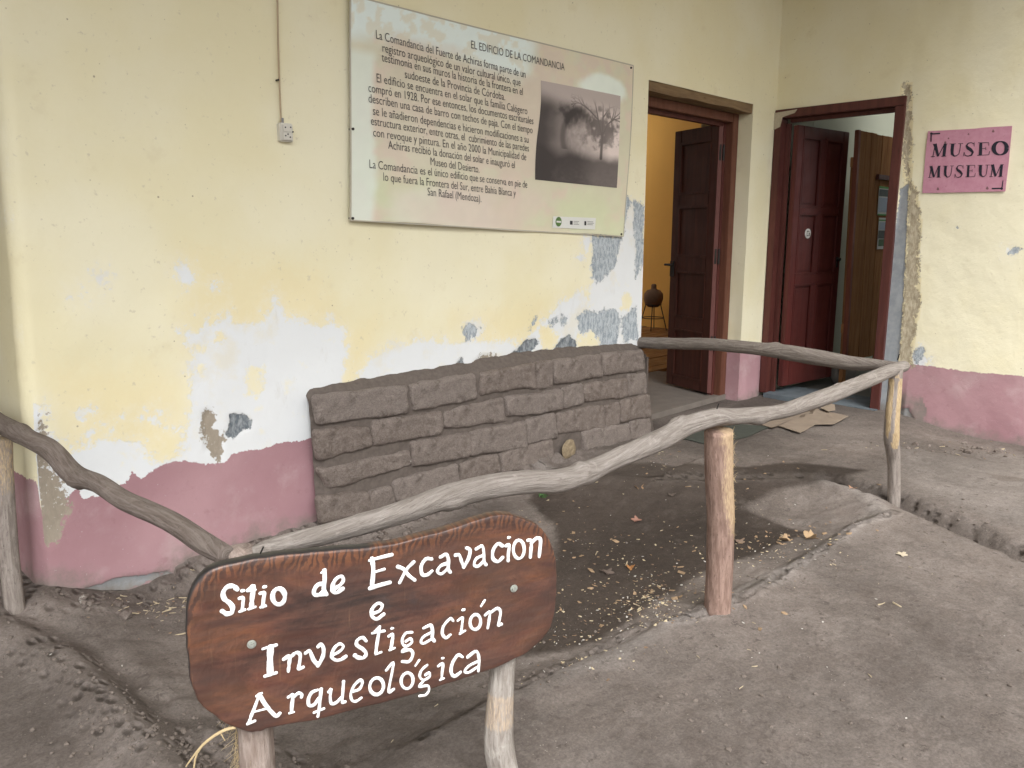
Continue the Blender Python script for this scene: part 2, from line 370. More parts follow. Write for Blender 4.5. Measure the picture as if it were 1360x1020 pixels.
indoor = ((Y > 3.5) & (X > .75)) | (X > 6.5); Z = np.where(indoor & (np.hypot(X, Y) < 14), -.12, Z)
xf, yf = X.ravel(), Y.ravel()
nn = fbm(xf * 6, yf * 6, 71, 4) - .5
pale = sstep(.09, .0, np.abs(sdf(xf, yf, PIT) - .03) + nn * .1) * .8 * (xf > 1.4)
pale = np.maximum(pale, sstep(.25, 0, sdf(xf, yf, px0([(1200, 600), (1360, 600), (1360, 700), (1250, 660)]))) * .55 * (fbm(xf * 3, yf * 3, 9) > .35))
damp = np.maximum(sstep(.10, .0, np.abs(sdline(xf, yf, GUTTER) - .015) + nn * .06), .75 * sstep(.35, 0., sdline(xf, yf, [(5.0, 3.1), (6.1, 3.0), (6.15, 1.2)]) + nn * .3))  # the gutter term is a darker band along its line
damp = np.maximum(damp, .7 * sstep(.1, -.2, sdf(xf, yf, px0([(-60, 850), (60, 860), (110, 900), (190, 1030), (-60, 1030)])) + nn * .15))
damp = np.maximum(damp, .5 * sstep(.3, -.1, sdf(xf, yf, px0([(860, 530), (1000, 530), (1030, 600), (900, 640), (780, 640)])) + nn * .3))
rough = np.maximum(sstep(.14, .02, sdline(xf, yf, EARTH_EDGE)), sstep(.3, .05, 3.15 - yf) * (xf < 3.3))
rough = np.maximum(rough, sstep(.1, .02, sdline(xf, yf, GUTTER))); rough = np.maximum(rough, sstep(.05, .0, sdline(xf, yf, CRACK)) * .8); damp = np.maximum(damp, .75 * sstep(.022, .0, sdline(xf, yf, CRACK) + nn * .05))  # last term paints shade into the groove of the crack
rough = np.maximum(rough, .8 * sstep(.05, -.1, sdf(xf, yf, px0([(150, 950), (330, 930), (480, 1000), (480, 1060), (150, 1060)]))))
go = mesh_obj('ground', np.stack([xf, yf, Z.ravel()], 1), grid_faces(len(gx), len(gy)), M['ground'], smooth=True,
              attrs=dict(wet=sdf(xf, yf, WET), pale=pale, damp=damp, rough=rough))
tag(go, kind='structure', label='grey trodden earth with a shallow damp excavation hollow', cat='ground')
def gh(x, y): return float(ground_h(np.array([float(x)]), np.array([float(y)]))[0])
def on_ground(px, py, it=5):
    z = 0
    for _ in range(it): p = onz(px, py, z); z = gh(p[0], p[1])
    return onz(px, py, z)

# ================================================================== THE BUILDING
KEEP = {go.name}                            # objects whose mesh origin stays at the world origin
bld = empty('museum_building', (WX0, WALL_Y, 0), label='old adobe museum building with peeling yellow walls and pink base band', cat='building')
def W1(pts): return [(ony(a, b, WALL_Y)[0], ony(a, b, WALL_Y)[2]) for a, b in pts]
def W2(pts): return [(onx(a, b, WALL_X)[1], onx(a, b, WALL_X)[2]) for a, b in pts]
c1 = lambda p: crop(p, 0, 300, .32353)     # enlargements the outlines were traced from
c2 = lambda p: crop(p, 560, 250, .24502)
c3 = lambda p: crop(p, 0, 500, .3382)
def blob(cx, cy, r, k=7, seed=0):
    rr = random.Random(seed * 7 + int(cx)); return [(cx + r * rr.uniform(.6, 1.3) * math.cos(i * 2 * math.pi / k), cy + r * rr.uniform(.5, 1.1) * math.sin(i * 2 * math.pi / k)) for i in range(k)]
white = [W1([(235, 442), (268, 437), (268, 427), (280, 414), (276, 434), (300, 421), (317, 432), (353, 426), (365, 397), (382, 425), (417, 431), (440, 428), (455, 440),
             (458, 470), (452, 515), (418, 540), (418, 600), (300, 640), (245, 650), (243, 610), (250, 570), (255, 520), (249, 490), (270, 460)]),
         W1(c3([(60, 100), (100, 130), (140, 150), (160, 210), (250, 300), (320, 290), (380, 250), (480, 245), (540, 290), (600, 340), (650, 345), (720, 320), (780, 320), (780, 420), (300, 560), (100, 480), (70, 300)])),
         W1(c1([(725, 185), (745, 170), (765, 178), (820, 232), (790, 238), (745, 245)])),
         W1([(478, 500), (490, 478), (520, 462), (560, 452), (600, 458), (640, 452), (700, 462), (700, 500), (600, 520), (470, 520)]),
         W1(c2([(0, 880), (60, 860), (140, 850), (180, 905), (260, 850), (330, 830), (440, 835), (560, 850), (600, 780), (640, 740), (700, 690), (750, 620), (800, 600), (850, 565), (890, 590), (912, 640),
                (925, 500), (915, 262), (880, 262), (870, 330), (905, 360), (915, 262), (1085, 262), (1088, 60), (1140, 70), (1200, 95), (1200, 1000), (0, 1040)])),
         W1(c2([(215, 790), (240, 740), (285, 710), (325, 760), (320, 800), (250, 830)])), W1(c2(blob(850, 378, 22)))]
for (a, b, r) in [(325, 255, 14), (290, 285, 11), (395, 225, 26), (870, 245, 12), (350, 850, 22), (330, 790, 14), (440, 830, 14), (460, 850, 16), (500, 793, 9), (585, 790, 7), (655, 770, 9), (692, 838, 14), (640, 800, 6),
                  (365, 770, 12), (560, 905, 20)]:
    white.append(W1(c1(blob(a, b, r))))
yellow_back = [W1(c2([(640, 765), (700, 740), (745, 800), (740, 860), (700, 890), (650, 900), (645, 840)])), W1(c2([(850, 790), (930, 770), (970, 830), (980, 875), (850, 900), (835, 840)])),
               W1(c2([(1090, 590), (1115, 560), (1140, 600), (1130, 650), (1080, 660)])), W1(c1([(1010, 640), (1020, 580), (1070, 585), (1075, 660), (1060, 700), (1010, 690)])), W1(c1(blob(895, 455, 22))), W1(c1(blob(825, 590, 16)))]
grey = [W1(c2(p)) for p in ([(918, 262), (1082, 266), (1070, 330), (1050, 420), (1000, 470), (950, 525), (925, 480)], [(1086, 45), (1110, 40), (1135, 80), (1115, 110), (1098, 230), (1086, 230)],
        [(1150, 75), (1200, 90), (1200, 400), (1165, 480), (1160, 300), (1150, 180)], [(850, 700), (900, 670), (1060, 660), (1078, 720), (1062, 850), (1000, 885), (970, 820), (920, 760), (860, 780)],
        [(1088, 700), (1165, 640), (1180, 820), (1090, 830)], [(600, 920), (680, 880), (705, 910), (640, 935)], [(215, 765), (260, 740), (300, 760), (292, 800), (235, 822)],
        [(588, 720), (628, 706), (612, 760), (578, 772)], [(690, 720), (735, 700), (735, 730), (700, 742)], [(758, 690), (792, 695), (785, 740), (762, 732)])]
dark = [W1(c2(p)) for p in ([(475, 905), (520, 870), (560, 830), (622, 812), (642, 838), (602, 872), (570, 920), (540, 938)], [(715, 888), (760, 820), (800, 792), (842, 830), (842, 882), (790, 908), (720, 912)],
        [(178, 962), (222, 905), (238, 960), (205, 990)])] + [W1(c3([(900, 150), (950, 142), (972, 165), (992, 172), (985, 207), (950, 212), (920, 245), (880, 232), (900, 200)]))]
mud = [W1(c3([(790, 140), (835, 130), (848, 200), (880, 240), (872, 350), (845, 312), (805, 290)])), W1(c2([(285, 935), (335, 900), (412, 910), (390, 950), (280, 975)])),
       W1(c3([(120, 170), (160, 185), (165, 240), (140, 250)]))]
mud += [W1(c3([(110, 310), (150, 300), (190, 330), (215, 400), (268, 480), (272, 540), (232, 580), (200, 668), (160, 665), (150, 580), (130, 500), (108, 430)]))]
cement = [W1(c3([(285, 852), (330, 822), (440, 790), (560, 772), (690, 752), (600, 790), (460, 842), (372, 878), (330, 870)]))]
dado1 = W1(c3([(-400, 340), (60, 350), (95, 380), (130, 560), (200, 500), (262, 470), (268, 447), (300, 440), (318, 478), (400, 472), (425, 462), (500, 410), (518, 380), (560, 402), (628, 352), (720, 335), (800, 342), (882, 338),
               (910, 300), (1020, 285), (1100, 262), (1260, 236), (1400, 200), (1400, 1400), (-400, 1400)]))
FAR = 1.0
def union(polys, a, b):
    d = np.full(a.shape, FAR)
    for p in polys: d = np.minimum(d, sdf(a, b, p))
    return d
zs = np.concatenate([np.arange(-.2, 2.62, .014), np.arange(2.65, 4.1, .08)]); zs = np.unique(np.append(zs, 2.33))
# ---- long wall: runs round a soft corner at its left end and back along the side of the house
R0 = .055; xs = np.arange(WX0 + R0, WALL_X, .014); xs = np.unique(np.concatenate([xs, [4.46, 5.84, WALL_X + .01]]))
back = [(WX0, y) for y in np.concatenate([np.arange(7.2, 3.7, -.25), np.arange(3.65, WALL_Y + R0, -.03)])]
arc = [(WX0 + R0 - R0 * math.cos(a), WALL_Y + R0 - R0 * math.sin(a)) for a in np.linspace(0, math.pi / 2, 8)]
path = np.array(back + arc + [(x, WALL_Y) for x in xs[1:]]); nb_ = len(back) + len(arc)
PX, PZ = np.meshgrid(path[:, 0], zs, indexing='ij'); PY = np.repeat(path[:, 1][:, None], len(zs), 1)
front = np.arange(len(path)) >= nb_ - 3
A, B = PX.ravel(), PZ.ravel(); isf = np.repeat(front, len(zs))
dw = union(white, A, B); yb = union(yellow_back, A, B); dw = np.maximum(dw, -yb)
dg_ = union(grey, A, B); dk = union(dark, A, B); dm = union(mud, A, B); dc = union(cement, A, B)
dd = np.where(A > 2.5, B - .405, sdf(A, B, dado1)); dd = np.where(isf, dd, B - .47)
for arr in (dw, dg_, dk, dm, dc): arr[~isf] = FAR
rs = (fbm(PY.ravel() * 4, B * 4, 77) - .62) * .5; dw = np.where(isf, dw, np.maximum(rs * -1, .03) + .02)
och = union([W1([(250, 330), (420, 360), (460, 430), (240, 470)]), W1([(60, 490), (245, 500), (245, 610), (85, 590)]), W1([(455, 440), (500, 430), (480, 520), (450, 520)]), W1([(600, 420), (720, 400), (760, 460), (640, 480)])], A, B)
hw_ = (fbm(PX * 1.6 + PY, PZ * 1.6, 21, 3) - .5) * .022 + (fbm(PX * 9 + PY * 9, PZ * 9, 22, 3) - .5) * .004
loss = np.maximum(sstep(.004, -.008, dc), np.maximum(sstep(.004, -.008, dm), sstep(.004, -.006, dk) * .6)).reshape(PX.shape) * .008
bat = .02 * sstep(.5, -.1, PZ)                                               # foot of the wall leans out a little
door1 = (PX > 4.47) & (PX < 5.83) & (PZ < 2.33)
off = np.where(np.repeat(front[:, None], len(zs), 1), -hw_ + loss - bat, 0)
edge = np.minimum(np.abs(PX - 4.46), np.abs(PX - 5.84)); off *= sstep(0, .12, edge) * sstep(0, .1, WALL_X - PX)
side = ~np.repeat(front[:, None], len(zs), 1)
WXv = PX + np.where(side, .03 * PZ - hw_ * .6, .0) + np.where(np.arange(len(path))[:, None] >= nb_ - 3, .03 * PZ * sstep(1.2, WX0, PX), 0)
WYv = PY + off
cx_ = .5 * (PX[:-1, :-1] + PX[1:, 1:]); cz_ = .5 * (PZ[:-1, :-1] + PZ[1:, 1:])
keep = ~((cx_ > 4.46) & (cx_ < 5.84) & (cz_ < 2.33))
wall1 = mesh_obj('wall', np.stack([WXv.ravel(), WYv.ravel(), PZ.ravel()], 1), grid_faces(len(path), len(zs), keep), M['wall'], bld, True,
                 dict(white=dw, grey=dg_, dark=dk, mud=dm, cement=dc, dado=dd, ochre=och, base=B - ground_h(A, np.full(A.shape, 3.10)) - .01))
tag(wall1, label='long yellow wall with white and grey peeled patches'); KEEP.add(wall1.name)
# ---- short wall with the museum door
ys = np.unique(np.concatenate([np.arange(WALL_Y + .005, .2, -.014), np.arange(.2, -3.2, -.1), [2.18, 3.12]]))
QY, QZ = np.meshgrid(ys, zs, indexing='ij'); A, B = QY.ravel(), QZ.ravel()
cement2 = [W2([(1196, 252), (1207, 243), (1203, 330), (1199, 400), (1196, 450), (1193, 480), (1196, 500), (1192, 575), (1150, 575), (1185, 330)]),
           W2([(1190, 545), (1207, 540), (1214, 556), (1206, 580), (1190, 580)])]
mud2 = [W2([(1200, 112), (1209, 112), (1210, 190), (1209, 240), (1217, 255), (1223, 300), (1219, 345), (1221, 400), (1215, 440), (1211, 462), (1212, 488), (1186, 490), (1190, 400), (1200, 330), (1204, 250), (1196, 160)])]
grey2 = [W2(crop([(398, 195), (430, 140), (495, 132), (505, 185), (440, 245)], 1140, 440, .1764)), W2(blob(1272, 305, 3)), W2([(1336, 338), (1345, 329), (1356, 328), (1350, 337)])]
white2 = [W2(blob(a, b, r)) for a, b, r in ((1287, 515, 3.5), (1279, 519, 3), (1238, 507, 1.6), (1324, 558, 2.5), (1345, 577, 5), (1228, 478, 9), (1340, 332, 5), (1275, 506, 1.5))]
white2.append(W2([(1210, 472), (1224, 460), (1232, 475), (1226, 492), (1214, 486)]))
stain = sdf(A, B, W2([(1195, 488), (1222, 492), (1220, 520), (1228, 545), (1222, 562), (1195, 570)]))
k2 = ~((.5 * (QY[:-1, :-1] + QY[1:, 1:]) > 2.18) & (.5 * (QZ[:-1, :-1] + QZ[1:, 1:]) < 2.32))
hw2 = (fbm(QY * 1.6 + 9, QZ * 1.6, 41, 3) - .5) * .02 + (fbm(QY * 9, QZ * 9, 42, 3) - .5) * .004
dm2 = union(mud2, A, B); dc2 = union(cement2, A, B); dm2 = np.maximum(dm2, -dc2)
ls2 = (sstep(.006, -.012, dm2) * .005 + sstep(.004, -.004, dc2) * .010).reshape(QY.shape) + sstep(.01, -.02, dm2).reshape(QY.shape) * (fbm(QY * 30, QZ * 30, 8) - .5) * .008
offx = (-hw2 * sstep(0, .1, WALL_Y - QY) * sstep(0, .1, np.abs(QY - 2.18)) + ls2)
wall2 = mesh_obj('wall', np.stack([(WALL_X + offx - .02 * sstep(.4, -.1, QZ) * (QY < 2.0)).ravel(), A, B], 1), [f[::-1] for f in grid_faces(len(ys), len(zs), k2)], M['wall'], bld, True,
                 dict(white=union(white2, A, B), grey=union(grey2, A, B), dark=np.full(A.shape, FAR), mud=dm2, cement=dc2,
                      dado=B - .398 + .004 * np.sin(A * 9), ochre=np.where(dm2 < .015, -1., FAR), base=np.where(stain < .02, np.clip(B - .14, -.02, 1), B - ground_h(np.full(A.shape, 6.12), A))))
tag(wall2, label='short yellow wall beside the museum doorway'); KEEP.add(wall2.name)
# ---- reveal of the left doorway
ry = np.linspace(WALL_Y + .001, 3.62, 24); rz = np.arange(-.1, 2.34, .03); RY, RZ = np.meshgrid(ry, rz, indexing='ij'); one = np.full(RY.size, FAR)
rev = mesh_obj('door_reveal', np.stack([(5.84 + (fbm(RY * 8, RZ * 3, 5) - .5) * .012 * (RY > 3.2)).ravel(), RY.ravel(), RZ.ravel()], 1), [f[::-1] for f in grid_faces(len(ry), len(rz))], M['wall'], bld, True,
               dict(white=one, grey=one, dark=one, mud=one, cement=one, dado=RZ.ravel() - .405, ochre=one, base=RZ.ravel() + .02)); KEEP.add(rev.name)
# ---- thickness of the walls, rooms, roof
M['cream_in'] = plain('cream_wall', (.66, .58, .40), .9, .05, 6)
M['green_in'] = plain('pale_green_wall', (.46, .48, .385), .9, .05, 4)
M['orange_in'] = plain('orange_wall', (.74, .43, .115), .9, .07, 3)
M['ceiling'] = plain('whitewashed_ceiling', (.6, .58, .54), .9, .08, 5)
MB().box(.80, 4.455, 3.20, 3.6, -.2, 3.5).box(5.87, 6.9, 3.20, 3.6, -.2, 3.5).box(4.455, 5.87, 3.36, 3.6, 2.27, 3.5).box(4.455, 5.87, 3.2, 3.36, 2.335, 3.5).build('wall_core', M['cream_in'], bld)
MB().box(6.9, 10.0, 3.17, 3.6, -.2, 3.5).build('room_wall', M['green_in'], bld)
MB().box(6.24, 6.9, 3.172, 3.2, -.2, 3.5).box(6.28, 6.62, 2.9, 3.17, 2.33, 3.5).box(6.24, 6.6, -3.2, 2.175, -.2, 3.5).box(6.24, 6.6, 2.175, 2.9, 2.33, 3.5) \
    .box(9.6, 9.9, -3.2, -1.2, -.2, 3.5).box(9.6, 9.9, 1.9, 3.17, -.2, 3.5).box(9.6, 9.9, -1.2, 1.9, -.2, .9).box(9.6, 9.9, -1.2, 1.9, 2.6, 3.5).box(6.24, 9.9, -3.5, -3.2, -.2, 3.5).build('room_wall', M['green_in'], bld)
MB().box(9.4, 9.7, 3.6, 9.3, -.2, 3.5).box(.9, 3.0, 9.0, 9.3, -.2, 3.5).box(8.6, 9.4, 9.0, 9.3, -.2, 3.5).box(3.0, 8.6, 9.0, 9.3, -.2, .7).box(3.0, 8.6, 9.0, 9.3, 2.7, 3.5) \
    .box(.76, 1.0, 7.0, 9.3, -.2, 3.5).build('room_wall', M['orange_in'], bld)
MB().box(.80, 4.4, 3.61, 3.64, .0, 3.0).build('room_wall', M['orange_in'], bld)
MB().box(.7, 10.2, 3.19, 5.9, 3.51, 3.6).box(.7, 4.2, 5.9, 9.4, 3.51, 3.6).box(8.9, 10.2, 5.9, 9.4, 3.51, 3.6).box(4.2, 8.9, 8.6, 9.4, 3.51, 3.6).box(6.61, 7.3, -3.6, 3.18, 3.51, 3.6).box(7.3, 10.2, 2.5, 3.18, 3.51, 3.6).box(7.3, 10.2, -3.6, 1.1, 3.51, 3.6).box(9.3, 10.2, 1.1, 2.5, 3.51, 3.6).build('ceiling', M['ceiling'], bld)  # gaps in the unseen ceilings added to let more sky light into the rooms
M['roof'] = plain('old_roof_boards', (.30, .27, .23), .9, .2, 12)
MB().box(-3.2, 6.6, .1, 3.16, 4.02, 4.1).box(-3.2, .70, 3.16, 6.4, 4.02, 4.1).build('porch_roof', M['roof'], bld)  # second slab, out of view on the left, added to shade the side wall
MB().box(-.75, -.55, 2.9, 6.2, -.2, 4.01).box(-.54, .70, 6.2, 6.4, -.2, 4.01).build('shade_wall', M['cream_in'], bld)  # unseen walls added to keep light off the side of the house
# floors inside
fl = MB().box(6.24, 9.6, -3.2, 3.17, -.1, .0).build('room_floor', plain('dark_cement_floor', (.12, .115, .105), .6, .2, 8)); tag(fl, kind='structure')
M['floor_board'] = None
def mat_wood(name, a, b, rough=.6, sc=(3, 30, 30), dark=(.05, .03, .02), spec=.3, coat=0, bump=.25):
    t = NT(name); oi = t.n('ShaderNodeObjectInfo').outputs['Random']
    cb = t.n('ShaderNodeVectorMath'); cb.operation = 'ADD'; t.l(t.coord(sc), cb.inputs[0]); t.l(t.math('MULTIPLY', oi, 37.0), cb.inputs[1])
    v = cb.outputs[0]; n = t.noise(1, 7, .6, vec=v, dist=.8); n2 = t.noise(3, 5, .6, vec=v)
    c = t.mix(t.rng(n, .3, .7), a, b); c = t.mix(t.rng(n2, .6, .7, 0, .6), c, dark)
    c = t.mix(t.math('MULTIPLY', oi, .3), c, tuple(x * .75 for x in a))
    if coat: t.b.inputs['Coat Weight'].default_value = coat; t.b.inputs['Coat Roughness'].default_value = .25
    return t.fin(c, t.rng(t.noise(6, 5), .3, .7, rough - .12, rough + .12), t.bump(n, bump, .003), spec)
M['floor_board'] = mat_wood('worn_floor_board', (.20, .10, .042), (.32, .175, .08), .5, (2, 20, 20))
M['red_door'] = mat_wood('oxblood_door_paint', (.070, .015, .013), (.105, .023, .019), .42, (25, 25, 2.0), (.05, .012, .010), .45, .15)
M['brown_door'] = mat_wood('dark_brown_door_paint', (.050, .016, .011), (.080, .025, .017), .5, (25, 25, 2.0), (.03, .01, .008), .35)
M['frame'] = mat_wood('red_brown_frame', (.072, .022, .018), (.11, .034, .027), .5, (25, 25, 2.2), (.05, .02, .015), .35)
M['frame_b'] = mat_wood('brown_frame', (.115, .045, .028), (.165, .068, .042), .6, (25, 25, 2.2), (.07, .03, .02), .3)
M['lintel'] = mat_wood('mud_smeared_lintel', (.155, .10, .055), (.24, .165, .09), .9, (3, 25, 25), (.07, .045, .025), .2)
M['iron'] = plain('blackened_iron', (.035, .032, .03), .55, .3, 60, .2, .5, .6)
M['sill'] = plain('blue_grey_cement', (.115, .138, .155), .9, .45, 14, .6)
M['ground_in'] = plain('dusty_cement', (.17, .148, .13), .9, .35, 9, .3)
ff = MB(); ff.box(.9, 9.4, 3.3, 9.0, -.1, .02); ff.box(4.2, 6.4, 3.28, 4.34, .0, .045); fo = ff.build('room_floor', M['ground_in']); tag(fo, kind='structure')
for k in range(28):
    y0 = 4.35 + k * .16; MB().box(1.0, 9.4, y0, y0 + .152, .021, .05 + .003 * math.sin(k * 2.3)).build('floorboard', M['floor_board'], fo)
# ---- left doorway: lintel, frame, open leaf
def uneven_box(name, x0, x1, y0, y1, z0, z1, mat, par, amp=.008, seed=0, n=16):
    mb = MB(); V = []; F = []
    for i in range(n + 1):
        x = x0 + (x1 - x0) * i / n; q = lambda k: (vnoise(x * 4, k * 3.3 + seed, seed) - .5) * 2 * amp
        V += [(x, y0 + q(1), z0 + q(2)), (x, y0 + q(3), z1 + q(4)), (x, y1, z1), (x, y1, z0)]
        if i:
            a = (i - 1) * 4; b = i * 4
            for j in range(4): F.append((a + j, a + (j + 1) % 4, b + (j + 1) % 4, b + j))
    F += [(3, 2, 1, 0), tuple(n * 4 + j for j in range(4))]
    return mb.add(V, F).build(name, mat, par)
uneven_box('lintel', 4.40, 5.845, 3.178, 3.358, 2.268, 2.334, M['lintel'], bld, .007, 3)
fr1 = MB().box(5.752, 5.838, 3.285, 3.385, .0, 2.268).box(4.46, 5.752, 3.285, 3.385, 2.20, 2.265).build('door_frame', M['frame_b'], bld, .004)
MB().box(5.715, 5.752, 3.34, 3.385, .03, 2.20).box(4.46, 5.715, 3.34, 3.385, 2.17, 2.20).build('door_stop', M['frame'], fr1, .003)
def leaf(o, ang, wdt, z0, z1, th, rows, cols, mat, par, name='door_leaf'):
    """panelled door leaf: stiles and rails as one mesh, each sunk panel a piece of its own"""
    u = np.array([math.cos(ang), math.sin(ang), 0]); n = np.array([math.sin(ang), -math.cos(ang), 0]); z = np.array([0, 0, 1.]); o = np.array(o, float)
    Hh = z1 - z0; st = .085; mb = MB(); ob = o + np.array([0, 0, z0])
    def b(m, a0, a1, h0, h1, t0, t1): m.obox(ob + u * a0 + n * t0 + z * h0, u, n, z, a1 - a0, t1 - t0, h1 - h0)
    b(mb, 0, st, 0, Hh, 0, th); b(mb, wdt - st, wdt, 0, Hh, 0, th)
    edges = [0.0] + [v for r in rows for v in r] + [Hh]
    for i in range(0, len(edges), 2): b(mb, st + .0005, wdt - st - .0005, edges[i], edges[i + 1], .001, th - .001)
    cw = (wdt - 2 * st) / cols
    if cols == 2:
        for r in rows: b(mb, wdt / 2 - .04, wdt / 2 + .04, r[0] + .0005, r[1] - .0005, .002, th - .002)
    lf = mb.build(name, mat, par, .004)
    for r in rows:
        for k in range(cols):
            a0 = st if k == 0 else wdt / 2 + .04; a1 = wdt - st if k == cols - 1 else wdt / 2 - .04
            m2 = MB(); b(m2, a0 + .001, a1 - .001, r[0] + .001, r[1] - .001, th * .25, th * .62); b(m2, a0 + .03, a1 - .03, r[0] + .03, r[1] - .03, th * .621, th * .82)
            
            for tt in ((-.004, .010), (th - .010, th + .004)):      # mouldings stand a little proud of the leaf on both faces
                for e in ((a0 - .008, a1 + .008, r[0] - .008, r[0] + .014), (a0 - .008, a1 + .008, r[1] - .014, r[1] + .008), (a0 - .008, a0 + .014, r[0] + .0145, r[1] - .0145), (a1 - .014, a1 + .008, r[0] + .0145, r[1] - .0145)): b(m2, *e, *tt)
            m2.build('door_panel', mat, lf, .004)
    return lf, u, n, ob
def fr(lst, Hh): return [(Hh * (1 - b), Hh * (1 - a)) for a, b in lst][::-1]
a1 = math.radians(72.3)
l1, u1, n1_, o1 = leaf((5.665, 3.355, 0), a1, .53, .065, 2.185, .045, fr([(.05, .24), (.29, .48), (.54, .72), (.77, .96)], 2.12), 1, M['brown_door'], bld)
# the visible face looks towards -x, so the furniture sits on that side
MB().obox(o1 + u1 * .475 - n1_ * .012 + np.array([0, 0, .93]), u1, n1_, np.array([0, 0, 1.]), .045, .012, .13).cyl(o1 + u1 * .50 - n1_ * .05 + np.array([0, 0, 1.03]), n1_, .011, .045).cyl(o1 + u1 * .45 - n1_ * .052 + np.array([0, 0, 1.03]), u1, .009, .09).build('door_handle', M['iron'], l1, .002)
MB().obox(o1 - u1 * .0015 + n1_ * .002, u1, n1_, np.array([0, 0, 1.]), .0012, .041, 2.118).build('edge_strip', plain('pinkish_edge_paint', (.125, .052, .047), .45, .4, 12, .2), l1)  # lighter pinkish strip laid over the hinge edge of the leaf
for zz in (.35, 1.05, 1.85): MB().obox(o1 + u1 * -.003 + n1_ * .012 + np.array([0, 0, zz]), u1, n1_, np.array([0, 0, 1.]), .006, .02, .12).cyl(o1 - u1 * .008 + n1_ * .05 + np.array([0, 0, zz]), (0, 0, 1), .009, .12).build('hinge', M['iron'], l1)
# ---- right doorway
fr2 = MB().box(6.185, 6.30, 3.105, 3.165, .03, 2.255).box(6.185, 6.30, 2.178, 2.243, .0, 2.255).box(6.185, 6.30, 2.178, 3.165, 2.256, 2.322).build('door_frame', M['frame'], bld, .004)
MB().box(6.262, 6.30, 3.07, 3.104, .03, 2.22).box(6.262, 6.30, 2.244, 2.262, .03, 2.22).box(6.262, 6.30, 2.262, 3.07, 2.225, 2.255).build('door_stop', M['frame'], fr2, .003)
MB().add([(6.182, 3.172, 2.30), (6.182, 2.98, 2.31), (6.182, 3.00, 2.285), (6.182, 3.10, 2.262), (6.182, 3.115, 2.19), (6.182, 3.172, 2.17), (6.188, 3.172, 2.30), (6.188, 2.98, 2.31), (6.188, 3.00, 2.285), (6.188, 3.10, 2.262), (6.188, 3.115, 2.19), (6.188, 3.172, 2.17)],
         [(0, 1, 2, 3, 4, 5), (6, 7, 8, 9, 10, 11)] + [(i, (i + 1) % 6, 6 + (i + 1) % 6, 6 + i) for i in range(6)]).build('plaster_smear', plain('old_plaster', (.42, .37, .28), .95, .3, 60, .5), fr2)
a2 = math.radians(-7.2)
l2, u2, n2_, o2 = leaf((6.285, 3.05, 0), a2, .765, .085, 2.205, .045, fr([(.04, .30), (.325, .56), (.60, .90)], 2.12), 2, M['red_door'], bld)
MB().cyl(o2 + u2 * .235 + n2_ * .040 + np.array([0, 0, 1.27]), n2_, .040, .006, 24).build('number_plate', plain('enamel_white', (.68, .68, .64), .4, .05), l2)
mk = MB()
for (dx, dz, ww, hh) in ((-.02, -.022, .008, .045), (-.014, .015, .018, .008), (-.014, -.022, .018, .008), (.008, -.022, .008, .045), (.014, -.004, .014, .007), (.022, -.022, .007, .02)):
    mk.obox(o2 + u2 * (.235 + dx) + n2_ * .0463 + np.array([0, 0, 1.27 + dz]), u2, n2_, np.array([0, 0, 1.]), ww, .0008, hh)
mk.build('plate_mark', plain('dark_print', (.12, .12, .11), .6, .05), l2)
MB().obox(o2 + u2 * .70 + n2_ * .045 + np.array([0, 0, .98]), u2, n2_, np.array([0, 0, 1.]), .022, .008, .09).cyl(o2 + u2 * .712 + n2_ * .05 + np.array([0, 0, 1.05]), n2_, .013, .03).build('door_handle', M['iron'], l2, .002)
uneven_box('threshold', 6.14, 6.62, 2.18, 3.10, -.2, .035, M['sill'], bld, .006, 9)
